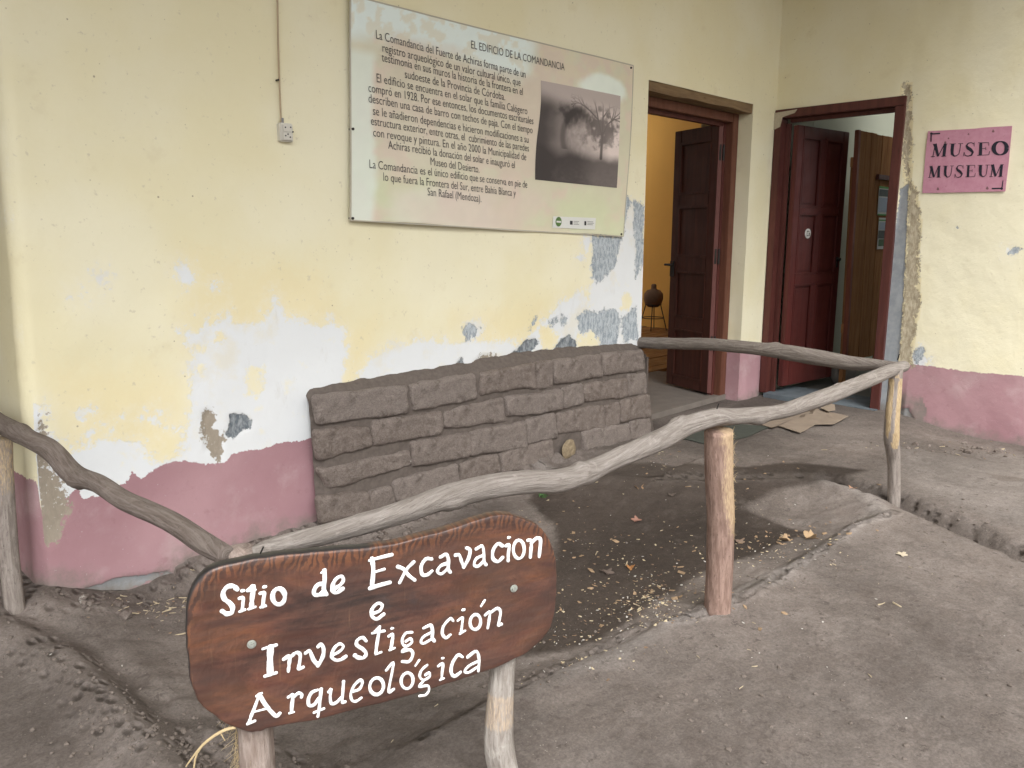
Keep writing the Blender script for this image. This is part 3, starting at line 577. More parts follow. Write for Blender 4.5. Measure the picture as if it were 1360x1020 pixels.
# ================================================================== ADOBE PATCH
PAR = 3.085
def onb(x, y, Yb=PAR): p = ony(x, y, Yb); return np.array([p[0], p[2]])
cb = lambda p: crop(p, 400, 440, .35294)
bricks = [[(46, 245), (400, 203), (402, 312), (68, 352)], [(416, 203), (655, 158), (664, 256), (423, 302)], [(678, 158), (880, 118), (886, 215), (673, 240)], [(888, 122), (946, 113), (947, 206), (890, 213)],
    [(951, 110), (1126, 88), (1131, 172), (955, 202)], [(1134, 84), (1290, 70), (1288, 147), (1138, 166)], [(54, 368), (255, 358), (264, 434), (66, 486)],
    [(272, 333), (530, 298), (532, 386), (268, 432)], [(538, 298), (762, 250), (767, 342), (543, 368)], [(773, 244), (977, 216), (982, 296), (773, 326)], [(984, 214), (1056, 198), (1057, 272), (986, 290)],
    [(1060, 194), (1223, 173), (1227, 247), (1062, 270)], [(1230, 164), (1294, 153), (1297, 234), (1232, 240)], [(62, 514), (406, 446), (412, 502), (100, 600)], [(414, 412), (631, 382), (627, 472), (413, 512)],
    [(635, 376), (837, 338), (841, 437), (631, 467)], [(846, 332), (953, 308), (958, 397), (850, 424)], [(962, 308), (1131, 273), (1137, 367), (963, 388)], [(1137, 277), (1191, 268), (1196, 347), (1141, 362)],
    [(1196, 260), (1303, 234), (1306, 322), (1196, 342)], [(58, 616), (248, 598), (256, 682), (70, 724)], [(252, 600), (330, 578), (352, 640), (256, 674)], [(338, 560), (586, 493), (593, 592), (352, 642)],
    [(594, 494), (736, 458), (743, 532), (600, 577)], [(744, 458), (937, 398), (943, 502), (758, 528)], [(1050, 370), (1226, 344), (1228, 417), (1060, 457)], [(1231, 334), (1308, 322), (1311, 400), (1234, 412)],
    [(760, 542), (962, 510), (968, 602), (762, 622)], [(975, 508), (1190, 434), (1196, 522), (980, 588)], [(400, 652), (560, 610), (567, 722), (402, 742)], [(572, 604), (750, 560), (755, 652), (577, 702)],
    [(1200, 432), (1316, 412), (1322, 500), (1204, 516)], [(62, 734), (240, 700), (242, 810), (66, 836)], [(250, 690), (390, 655), (395, 750), (255, 780)]]
patch = empty('adobe_patch', (1.9, 3.12, -.1), bld)
outl = [(413, 536), (420, 522), (450, 515), (545, 501), (612, 491), (650, 483), (700, 474), (800, 465), (848, 462), (858, 466), (862, 520), (871, 592)]
ob_ = [onb(a, b, PAR + .03) for a, b in outl]; ob_ = [(o[0], o[1]) for o in ob_] + [(ob_[-1][0], -.2), (ob_[0][0] - .0, -.2)]
# backing of mud: grid clipped to the outline, with a rolled upper edge
mx = np.arange(1.86, 4.62, .02); mz = np.arange(-.2, .75, .02); GX, GZ = np.meshgrid(mx, mz, indexing='ij'); dO = sdf(GX.ravel(), GZ.ravel(), ob_).reshape(GX.shape)
lean = .035 * (.6 - GZ); GY = PAR + .013 - lean + (fbm(GX * 18, GZ * 18, 61) - .5) * .022 + np.clip(dO + .045, 0, 1) * 1.1
kk = (np.minimum.reduce([dO[:-1, :-1], dO[1:, :-1], dO[:-1, 1:], dO[1:, 1:]]) < .03)
mesh_obj('mud_backing', np.stack([GX.ravel(), GY.ravel(), GZ.ravel()], 1), grid_faces(len(mx), len(mz), kk), M['mortar'], patch, True)
uneven = MB().box(1.93, 4.44, 3.13, 3.19, -.2, .46).box(4.44, 4.50, 3.115, 3.5, -.2, .54); uneven.build('mud_core', M['mortar'], patch, .02)
rb = random.Random(4)
def brick_mesh(q, seed, nu=30, nv=14):
    q = [np.array(a) for a in q]; V = []; UV = []; idx = {}
    L = (np.linalg.norm(q[1] - q[0]) + np.linalg.norm(q[2] - q[3])) / 2; Hh = (np.linalg.norm(q[3] - q[0]) + np.linalg.norm(q[2] - q[1])) / 2
    for i in range(nu):
        for j in range(nv):
            # superelliptical parameters crowd the points at the rounded rim
            s = -math.cos(math.pi * i / (nu - 1)); t = -math.cos(math.pi * j / (nv - 1)); s0, t0 = s, t
            rx = min(.022 / L * 2, .4); rz = min(.022 / Hh * 2, .5)
            ex = max(0, abs(s) - (1 - rx)) / rx; ez = max(0, abs(t) - (1 - rz)) / rz
            r = min(1.0, math.hypot(ex, ez)) if ex and ez else max(ex, ez)
            if ex and ez and math.hypot(ex, ez) > 1:
                k = 1 / math.hypot(ex, ez); s = math.copysign((1 - rx) + rx * ex * k, s); t = math.copysign((1 - rz) + rz * ez * k, t)
            a = (s + 1) / 2; b = (t + 1) / 2
            p = (q[3] * (1 - a) + q[2] * a) * (1 - b) + (q[0] * (1 - a) + q[1] * a) * b
            wob = float(fbm(p[0] * 9 + seed, p[1] * 9, seed, 3) - .5); wob2 = float(fbm(p[0] * 9, p[1] * 9 + seed, seed + 9, 3) - .5)
            p = p + np.array([wob * .024, wob2 * .022])
            d = .028 * math.sqrt(max(0, 1 - r ** 2.6)) + float(fbm(p[0] * 14, p[1] * 22, 90 + seed, 4) - .5) * .018 + float(fbm(p[0] * 45, p[1] * 45, 190 + seed, 3) - .5) * .015
            V.append((p[0], PAR + .022 - d - .035 * (.6 - p[1]) + (seed % 5 - 2) * .0025, p[1]))
    return V, [f for f in grid_faces(nu, nv)]
for i, q in enumerate(bricks):
    qq = [onb(a, b) for a, b in cb(q)]; c = sum(qq) / 4; qq = [c + (p - c) * (1.0 + .008 / max(.05, abs(p[0] - c[0]))) for p in qq]
    V, F = brick_mesh(qq, i + 1); mesh_obj('brick', V, F, M['adobe'], patch, True)
c = onb(*cb([(1010, 445)])[0], PAR - .035); V = []
for i in range(13):
    for j in range(20):
        r = i / 12; a = j * math.tau / 20; rr = .062 * r * (1 + .12 * (float(vnoise(np.array(math.cos(a) * 2 + 5), np.array(math.sin(a) * 2 + 5), 3)) - .5) * 2)
        V.append((c[0] + rr * math.cos(a), PAR - .030 - .018 * math.sqrt(1 - r * r) - (float(vnoise(np.array(c[0] + rr * math.cos(a)) * 90, np.array(rr * math.sin(a)) * 90, 3)) - .5) * .012, c[1] + rr * math.sin(a)))
tag(mesh_obj('round_stone', V, [(i * 20 + j, i * 20 + (j + 1) % 20, (i + 1) * 20 + (j + 1) % 20, (i + 1) * 20 + j) for i in range(12) for j in range(20)], M['tan_stone'], patch, True), label='round tan stone set among the adobe bricks')
# ================================================================== BRANCH FENCE
def catmull(P, n):
    P = np.array(P, float); P = np.vstack([2 * P[0] - P[1], P, 2 * P[-1] - P[-2]]); out = []
    for i in range(1, len(P) - 2):
        for k in range(n):
            t = k / n; a, b, c, d = P[i - 1:i + 3]
            out.append(.5 * ((2 * b) + (-a + c) * t + (2 * a - 5 * b + 4 * c - d) * t * t + (-a + 3 * b - 3 * c + d) * t ** 3))
    out.append(P[-2]); return np.array(out)
def depth(p): return float((np.array(p) - C0) @ Fw)
def branch(name, pr, mat, parent, seed=1, step=.014, lump=.10, ridge=.05, sides=26, knots=(), peel=None, ends=(.6, .6)):
    """pr: list of (x, y, z, r). One continuous bark surface with lumps, ridges, knots and rounded ends."""
    P = np.array(pr, float); Ls = np.linalg.norm(np.diff(P[:, :3], axis=0), axis=1).mean(); P = catmull(P, max(2, int(Ls / step)))
    L = np.concatenate([[0], np.cumsum(np.linalg.norm(np.diff(P[:, :3], axis=0), axis=1))]); n = len(P)
    T = np.gradient(P[:, :3], axis=0); T /= np.linalg.norm(T, axis=1)[:, None]
    N = np.cross(T[0], [0, 0, 1.] if abs(T[0][2]) < .8 else [1., 0, 0]); N /= np.linalg.norm(N); V = []; UV = []; PE = []
    rings = []
    for i in range(n):
        N = N - T[i] * (N @ T[i]); N /= np.linalg.norm(N); rings.append((P[i, :3], T[i], N.copy(), P[i, 3], L[i]))
    # rounded, broken-off ends
    def capr(k, sgn):
        p, t, nn_, r, l = rings[k]; return [(p + t * sgn * r * ends[0 if sgn < 0 else 1] * math.sin(a), t, nn_, r * math.cos(a) + 1e-4, l + sgn * r * math.sin(a)) for a in (.5, .9, 1.25, 1.55)]
    rings = capr(0, -1)[::-1] + rings + capr(-1, 1)
    th = np.linspace(0, math.tau, sides + 1); c, s = np.cos(th), np.sin(th)
    for (p, t, nn_, r, l) in rings:
        b = np.cross(t, nn_); cx = c * 2.2; sx = s * 2.2
        low = vnoise(cx + l * 6 + seed, sx + seed * 3.1, seed) + vnoise(cx - l * 4, sx + l * 9 + seed, seed + 5) - 1
        rid = vnoise(c * 5 + seed, s * 5 + l * 2.5, seed + 8) - .5; fine = vnoise(c * 12 + l * 12, s * 12 + seed, seed + 12) - .5
        rr = r * (1 + lump * low + ridge * 2 * rid + ridge * .7 * fine)
        for (kl, ka, kr, kh) in knots:
            da = np.arccos(np.clip(np.cos(th - ka), -1, 1)) * r; d2 = ((l - kl) ** 2 + da ** 2) / kr ** 2; rr = rr + kh * np.exp(-d2) - kh * .8 * np.exp(-d2 * 9)
        for j in range(sides + 1):
            q = p + nn_ * (c[j] * rr[j]) + b * (s[j] * rr[j]); V.append(q); UV.append((l, th[j] * r)); PE.append(peel(q, l) if peel else 0.)
    F = grid_faces(len(rings), sides + 1); m = sides + 1
    F += [tuple(range(m - 1))[::-1], tuple((len(rings) - 1) * m + j for j in range(m - 1))]
    o = mesh_obj(name, V, [f[::-1] for f in F], mat, parent, True, dict(peel=np.array(PE)), UV)
    bm = bmesh.new(); bm.from_mesh(o.data); bmesh.ops.recalc_face_normals(bm, faces=bm.faces); bm.to_mesh(o.data); bm.free(); return o
FY = 1.36
fence = empty('branch_fence', (.65, FY, 0), label='low rustic fence of crooked grey branches nailed on short posts round the dig', cat='fence')
def pr_from(tr, P, n, wig=0, seed=0):
    out = []
    for i, (a, b, h) in enumerate(tr):
        q = onp(a, b, P, n); q = q + np.array(n) / np.linalg.norm(n) * (wig * math.sin(i * 1.7 + seed)); out.append((*q, h * depth(q) / FPX))
    return out
TB = [(338, 741, 15), (372, 727, 13), (440, 707, 13.5), (523, 682, 14.5), (590, 662, 16), (647, 648, 16), (700, 639, 15.5), (740, 638, 15.5), (788, 625, 13.5), (820, 609, 13), (850, 594, 14), (882, 581, 14.5), (915, 566, 13.5), (950, 554, 12.5),
      (974, 553, 11), (1036, 547, 9.8), (1070, 537, 10.5), (1098, 526, 10.8), (1130, 513, 10), (1160, 503, 9.8), (1185, 492, 8.5), (1199, 486, 7)]
rB = branch('rail', pr_from(TB, (0, FY, 0), (0, 1, 0), .008), M['branch_pale'], fence, 3, lump=.07, ridge=.045, knots=[(1.02, 2.2, .035, .016), (1.5, 4.2, .028, .014), (.5, 1., .024, .010), (2.0, 1.4, .05, .015), (.25, 3., .02, .010), (.98, 5.0, .022, .014), (1.30, 5.6, .02, .012), (2.7, 5., .02, .012)])
tag(rB, label='long pale crooked front rail')
TA = [(-60, 543, 14), (-25, 554, 14), (0, 563, 13), (47, 585, 11.8), (68, 600, 13.5), (95, 630, 13.5), (135, 643, 12), (169, 665, 13), (220, 692, 14), (268, 721, 15), (304, 737, 13)]
branch('rail', pr_from(TA, (.63, 0, 0), (1, 0, 0), .006), M['branch_brown'], fence, 7, knots=[(.98, 5.2, .035, .014), (.5, 2., .03, .01), (1.5, 1., .03, .01)], lump=.08)
TC = [(824, 455, 5), (835, 455, 7), (891, 456, 7.6), (943, 457, 8), (1005, 463, 8.5), (1052, 469, 10.3), (1098, 477, 10), (1129, 482, 9.5), (1160, 484, 7.5), (1192, 485, 5)]
nC = np.array([1.79, -.34, 0]); branch('rail', pr_from(TC, (4.12, 1.40, 0), nC), M['branch'], fence, 11, lump=.09, ridge=.07, knots=[(1.3, 4, .03, .014), (.4, 2, .03, .01)])
def post(tr, P, n, mat, seed, down=.12, **k):
    pr = pr_from(tr, P, n); b = pr[-1]; pr.append((b[0], b[1], b[2] - down, b[3] * 1.02)); return branch('post', pr, mat, fence, seed, **k)
def top_s(trz): return trz
midp = pr_from([(955, 572, 19), (955, 620, 19), (957, 680, 18), (956, 740, 17), (953, 811, 17.5)], (0, FY, 0), (0, 1, 0)); mtop = midp[0]
def peel_mid(q, l):
    side = (q[0] - mtop[0]) * Rr[0] + (q[1] - mtop[1]) * Rr[1]; zz = q[2] / mtop[2]
    return float(np.clip(.35 + (side / mtop[3]) * .62, 0, 1) * sstep(.42, .8, zz + .12 * side / mtop[3])) + .18 * float(zz > .93)
post([(955, 572, 19), (955, 620, 19), (957, 680, 18), (956, 740, 17), (953, 811, 17.5)], (0, FY, 0), (0, 1, 0), M['post_red'], 21, peel=peel_mid, lump=.03, ridge=.05, ends=(.1, .6))
rt = ony(1187, 520, FY)
def peel_r(q, l):
    side = ((q[0] - rt[0]) * Rr[0] + (q[1] - rt[1]) * Rr[1]) / .036; fc = -((q[0] - rt[0]) * Fh[0] + (q[1] - rt[1]) * Fh[1]) / .036
    z = q[2]; wv = sstep(.05, .30, z) * sstep(.72, .63, z); return float(wv * sstep(1.05 - wv * .9, .3, abs(side + .05)) * (fc > 0)) * .95
post([(1190, 491, 8.5), (1188, 520, 9), (1185, 550, 9.5), (1184, 581, 9.8), (1187, 615, 8.2), (1187, 669, 8.2)], (0, FY, 0), (0, 1, 0), M['post_grey'], 23, peel=peel_r, lump=.06, ends=(.2, .6))
def peel_l(q, l): return .45 * float(sstep(.35, .55, q[2]) * (q[1] < 3.11)) + .1
post([(2, 583, 13), (4, 640, 13), (10, 720, 12.5), (18, 792, 12)], (0, 3.10, 0), (0, 1, 0), M['post_grey'], 27, peel=peel_l, lump=.05, ends=(.2, .6))
branch('post', [(.652, 1.378, .755, .030), (.655, 1.376, .6, .033), (.655, 1.372, .35, .035), (.652, 1.376, .1, .034), (.652, 1.376, -.15, .036)], M['post_corner'], fence, 29, lump=.06, ends=(.3, .6), peel=lambda q, l: .3)
# knotty overlap of the two rails on the corner post, bent nails
jq = onp(336, 737, (0, FY - .01, 0), (0, 1, 0))
for nb in (MB().cyl(jq + np.array([0.0, -.03, .012]), (.2, -.4, .8), .0015, .016, 8), MB().cyl(ony(952, 543, FY - .03), (.1, -.3, 1), .002, .02, 8), MB().cyl(ony(1192, 478, FY - .02), (0, -.2, 1), .003, .03, 8)): nb.build('nail', M['iron'], fence)
# torn bark fibres on the middle post, and root strands on the corner post
def strands(name, roots, mat, parent, rad=.0009, seed=1):
    r = random.Random(seed); mb = MB()
    for (p, d, L, curl) in roots:
        p = np.array(p, float); d = np.array(d, float); d /= np.linalg.norm(d); V = []; m = 5; sd_ = np.array([r.uniform(-1, 1) for _ in range(3)]) * curl
        for i in range(m + 1):
            t = i / m; q = p + d * L * t + sd_ * L * t * t; w_ = rad * (1 - .6 * t)
            V += [q + np.array([w_, 0, 0]), q + np.array([-w_ * .5, w_ * .87, 0]), q + np.array([-w_ * .5, -w_ * .87, 0])]
        F = []
        for i in range(m):
            for j in range(3): F.append((i * 3 + j, i * 3 + (j + 1) % 3, i * 3 + 3 + (j + 1) % 3, i * 3 + 3 + j))
        mb.add(V, F)
    o = mb.build(name, mat, parent); return tag(o, kind='stuff')
r_ = random.Random(5); rt_ = []
for i in range(85):
    t = r_.random() ** .8; a, b = 955, 572 + t * 135; q = ony(a, b, FY); rad_ = 18.5 * depth(q) / FPX
    ph = r_.uniform(-.15, .75); base = q + Rr * rad_ * math.cos(ph) - Fh * rad_ * math.sin(ph) * .98
    rt_.append((base, Rr * r_.uniform(.05, .55) + Uu * r_.uniform(-1, .8) - Fh * r_.uniform(0, .3), r_.uniform(.006, .022), .3))
strands('bark_fibre', rt_, M['fibre'], fence, .0009, 3)
rt_ = []
for i in range(90):
    b0 = np.array([.655, 1.372, r_.uniform(.28, .50)]) - Rr * .031 * r_.uniform(.6, 1.0) - Fh * .018 * r_.random()
    rt_.append((b0, -Rr * r_.uniform(.1, .9) - Uu * r_.uniform(.2, 1.2) - Fh * .2, r_.uniform(.015, .05), .4))
strands('bark_fibre', rt_, M['fibre'], fence, .0008, 9)
RP = (.60, 1.33, 0)
branch('root_strand', [(*onp(a, b, RP, Fh), h * 1.35 / FPX) for a, b, h in [(312, 966, 2.5), (300, 969, 2.6), (285, 977, 2.4), (270, 989, 2.2), (258, 1003, 1.6), (247, 1018, 1.0)]], M['fibre'], fence, 31, sides=8, lump=.15)
branch('root_strand', [(*onp(a, b, RP, Fh), h * 1.35 / FPX) for a, b, h in [(272, 987, 1.6), (262, 1000, 1.5), (258, 1016, 1.4), (256, 1040, .9)]], M['fibre'], fence, 33, sides=8, lump=.15)
branch('root_strand', [(*onp(a, b, RP, Fh), h * 1.35 / FPX) for a, b, h in [(292, 972, 1.2), (296, 979, .8), (299, 984, .4)]], M['fibre'], fence, 35, sides=8)

# ================================================================== WOODEN SIGN
ST = math.radians(21.4); SE = np.array([math.cos(ST), -math.sin(ST), 0]); SN = np.array([-math.sin(ST), -math.cos(ST), 0])
SQ = np.array([.652, 1.376, 0]) + SN * (.035 + .030)                       # a point on the board's front face
sign = empty('wooden_sign', tuple(np.array([1.0, 1.2, 0])), label='varnished wooden board hand painted with white words, on a pale post in the foreground', cat='sign')
def sb(x, y):
    p = onp(x, y, SQ, SN); return np.array([(p - SQ) @ SE, p[2]])
def sw(uv, off=0.0): return SQ + SE * uv[0] + Uu * uv[1] + SN * off
zo = lambda p: crop(p, 230, 660, .3897)
OUT = [(265, 806), (205, 787), (170, 768), (105, 717), (78, 670), (62, 610), (60, 560), (54, 500), (54, 430), (66, 350), (90, 300), (125, 262), (160, 243), (240, 225), (330, 209), (450, 198), (540, 190), (640, 180), (700, 170), (770, 156), (830, 140),
       (900, 122), (960, 105), (1010, 88), (1060, 72), (1100, 63), (1140, 62), (1180, 69), (1215, 84), (1245, 98), (1270, 125), (1288, 155), (1300, 190), (1308, 240), (1309, 300), (1306, 350), (1300, 400), (1290, 440), (1272, 470), (1250, 495), (1225, 517), (1200, 536),
       (1150, 560), (1110, 580), (1060, 597), (1000, 617), (930, 640), (860, 662), (760, 691), (640, 721), (520, 754), (400, 776), (330, 790), (295, 800)]
o2d = catmull(np.array([sb(*q) for q in zo(OUT)] + [sb(*zo(OUT)[0])]), 4)[:-1]
cen = o2d.mean(0); nO = len(o2d)
o2d = o2d + np.array([[(float(vnoise(np.array(k * .7), np.array(.5), 5)) - .5) * .003] * 2 for k in range(nO)])
dirs = o2d - cen; dirs = dirs / np.linalg.norm(dirs, axis=1)[:, None]; leftw = np.clip(-dirs[:, 0], 0, 1) * np.clip(dirs[:, 1] * 1.2 + .55, 0, 1)
ringsB = [(-.004, 0.0), (-.0012, -.0012), (0., -.005), (0., -.026), (-.003, -.030)]
V = []; UVb = []; F = []
for k, (ins, dep) in enumerate(ringsB):
    for i in range(nO):
        ex = leftw[i] * .0075 * min(1, k / 2.0) ; q = o2d[i] + dirs[i] * (ins + ex); V.append(sw(q, dep)); UVb.append(tuple(q))
# inner rings give the face a gentle handmade unevenness
inner = []
for s_ in (.93, .8, .62, .42, .2):
    for i in range(nO): q = cen + (o2d[i] - cen) * s_; inner.append((sw(q, (float(fbm(q[0] * 7, q[1] * 14, 3)) - .5) * .0022), tuple(q)))
nb0 = len(V); V += [a for a, _ in inner]; UVb += [b for _, b in inner]; V.append(sw(cen, 0)); UVb.append(tuple(cen))
for k in range(len(ringsB) - 1):
    for i in range(nO): j = (i + 1) % nO; F.append((k * nO + i, k * nO + j, (k + 1) * nO + j, (k + 1) * nO + i))
lv = [0] + [nb0 + k * nO for k in range(5)]
for a_, b_ in zip(lv[:-1], lv[1:]):
    for i in range(nO): j = (i + 1) % nO; F.append((a_ + j, a_ + i, b_ + i, b_ + j))
for i in range(nO): F.append((lv[-1] + (i + 1) % nO, lv[-1] + i, len(V) - 1))
F.append(tuple((len(ringsB) - 1) * nO + i for i in range(nO)))
lw_ = [float(sstep(.15, .45, leftw[i])) for i in range(nO)]; edge_at = np.array([0.] * nO + [.4 * q for q in lw_] + lw_ * 3 + [0.] * (5 * nO + 1))
topd = np.array([float(max(0, 1 - (o2d[np.argmin(np.abs(o2d[:, 0] - uv[0]) + (o2d[:, 1] < cen[1]) * 9), 1] - uv[1]) / .055)) for uv in UVb])
def mat_sign():
    t = NT('varnished_board'); v = t.coord((3.2, 26, 1), 'UV', rot=(0, 0, .05)); b = t.coord((1, 1, 1), 'UV')
    band = t.noise(1.0, 5, .6, vec=t.coord((2.2, 9, 1), 'UV', rot=(0, 0, .08)), dist=1.3); g = t.noise(2.6, 8, .65, vec=v, dist=.5); g2 = t.noise(9, 6, .7, vec=v)
    c = t.ramp(band, [(.30, (.024, .015, .014)), (.40, (.052, .022, .018)), (.48, (.085, .031, .021)), (.58, (.118, .046, .022)), (.66, (.055, .023, .018)), (.76, (.095, .034, .022))])
    c = t.mix(t.rng(g, .35, .65, 0, .6), c, (.105, .046, .028)); c = t.mix(t.rng(g2, .55, .75, 0, .7), c, (.035, .016, .012))
    st = t.noise(1, 4, .6, vec=t.coord((160, 6, 1), 'UV'))                       # brush and sanding marks across the grain
    c = t.mix(t.rng(st, .62, .76, 0, .45), c, (.20, .115, .06))
    # chain-saw chatter along the upper edge
    wv = t.n('ShaderNodeTexWave'); wv.inputs['Scale'].default_value = 17; wv.inputs['Distortion'].default_value = 9.0; wv.inputs['Detail'].default_value = 4; wv.inputs['Detail Scale'].default_value = 1.6
    t.l(t.coord((1.6, .9, 1), 'UV', rot=(0, 0, .5)), wv.inputs['Vector'])
    tp = t.rng(t.math('ADD', t.attr('topd'), t.math('MULTIPLY', t.math('SUBTRACT', t.noise(12, 4, vec=b), .5), .9)), .3, .8)
    c = t.mix(t.math('MULTIPLY', tp, .8), c, t.mix(t.rng(wv.outputs['Fac'], .3, .6), (.045, .020, .014), (.15, .060, .026)))
    c = t.mix(t.rng(t.noise(5, 5, .7, vec=b), .60, .70, 0, .75), c, (.048, .036, .036))
    c = t.mix(t.rng(t.noise(3, 6, .7, vec=t.coord((1, 1.5, 1), 'UV', rot=(0, 0, 0))), .66, .72, 0, .5), c, (.16, .13, .11))
    blot = t.noise(7, 6, .7, vec=t.coord((1, 2.2, 1), 'UV'), dist=.8); c = t.mix(.85, c, t.mix(t.rng(blot, .38, .64), (.60, .60, .64), (1.35, 1.27, 1.2)), 'MULTIPLY')
    c = t.mix(t.rng(t.noise(4, 4), .3, .7, .12, .38), c, (.072, .050, .042))
    c = t.mix(t.rng(t.attr('edge'), .3, .9), c, (.022, .020, .020))
    t.b.inputs['Coat Weight'].default_value = .35; t.b.inputs['Coat Roughness'].default_value = .33
    nb = t.bump(g2, .35, .0015); nb = t.bump(wv.outputs['Fac'], .12, .002, nb); nb = t.bump(t.noise(3.5, 3, vec=t.coord((1, 3, 1), 'UV')), .5, .01, nb)
    return t.fin(c, t.rng(g, .3, .7, .38, .58), nb, .4)
brd = mesh_obj('board', V, F, mat_sign(), sign, True, dict(edge=edge_at, topd=topd), UVb)
bm = bmesh.new(); bm.from_mesh(brd.data); bmesh.ops.recalc_face_normals(bm, faces=bm.faces); bm.to_mesh(brd.data); bm.free()
def mat_paint():
    t = NT('white_brushed_paint'); n = t.noise(160, 5, .7); c = t.mix(t.rng(n, .35, .65), (.78, .78, .77), (.86, .86, .85)); c = t.mix(t.rng(t.noise(70, 5, .75), .58, .70, 0, .6), c, (.52, .48, .47)); c = t.mix(t.rng(t.noise(260, 3, .7), .66, .70, 0, .7), c, (.22, .13, .10))
    return t.fin(c, .42, t.bump(n, .35, .001), .45)
M['paint'] = mat_paint()
def arc_pts(cx, cy, rx, ry, rot=0, n=20, a0=0, a1=math.tau):
    return [(cx + rx * math.cos(a) * math.cos(rot) - ry * math.sin(a) * math.sin(rot), cy + rx * math.cos(a) * math.sin(rot) + ry * math.sin(a) * math.cos(rot)) for a in np.linspace(a0, a1, n)]
def stroke(mb, P2, hw, closed=False, h=.0016, seed=0, wfun=None):
    """domed paint stroke along board points P2 (u, z), half width hw"""
    P = catmull(P2, 5) if not closed else np.array(P2, float); n = len(P)
    if closed: T = np.roll(P, -1, 0) - np.roll(P, 1, 0)
    else: T = np.gradient(P, axis=0)
    T /= np.linalg.norm(T, axis=1)[:, None] + 1e-12; Nn = np.stack([-T[:, 1], T[:, 0]], 1)
    prof = [(-1, -.15), (-.82, .62), (-.4, .95), (0, 1.05), (.4, .95), (.82, .62), (1, -.15)]; V = []; F = []; m = len(prof); rings_ = []
    for i in range(n):
        w_ = hw * (1 + .22 * (float(vnoise(np.array(i * .45 + seed * 3.7), np.array(seed * 1.3), 7)) - .5) * 2); rings_.append((P[i], Nn[i], w_, 1.0))
    if not closed:
        def cp(k, sg): p, nn_, w_, _ = rings_[k]; t_ = T[k] * sg; return [(p + t_ * w_ * math.sin(a), nn_, w_ * math.cos(a) + 1e-5, max(math.cos(a), .05) ** .5) for a in (.45, .85, 1.2, 1.5)]
        rings_ = cp(0, -1)[::-1] + rings_ + cp(-1, 1)
    for (p, nn_, w_, hh) in rings_:
        for (a, b) in prof: V.append(sw(p + nn_ * a * w_, .0022 * .35 + h * b * hh))
    nr = len(rings_)
    for i in range(nr if closed else nr - 1):
        for j in range(m - 1): a = i * m + j; b = ((i + 1) % nr) * m + j; F.append((a, a + 1, b + 1, b))
    mb.add(V, F)
def word(name_label, cr, strokes):
    mb = MB(); ox, oy, s_ = cr
    for k, (pts, hw, *cl) in enumerate(strokes):
        px = crop(pts, ox, oy, s_); P2 = [sb(*q) for q in px]; mid = sw(P2[len(P2) // 2]); scale = depth(mid) / FPX
        if len(pts) == 1:
            c = P2[0]; P2 = [c + np.array([hw * s_ * scale * .35 * math.cos(a), hw * s_ * scale * .35 * math.sin(a)]) for a in (0, math.pi)]; stroke(mb, P2, hw * s_ * scale * .8, seed=k)
        else:
            if cl: P2 = P2[:-1]
            stroke(mb, P2, hw * s_ * scale, bool(cl), .0014 + .0003 * (k % 4), seed=k + len(pts))
    return mb
A_, B_, Cc, D_ = (280, 740, .14706), (470, 700, .19118), (320, 840, .14706), (480, 790, .14706)
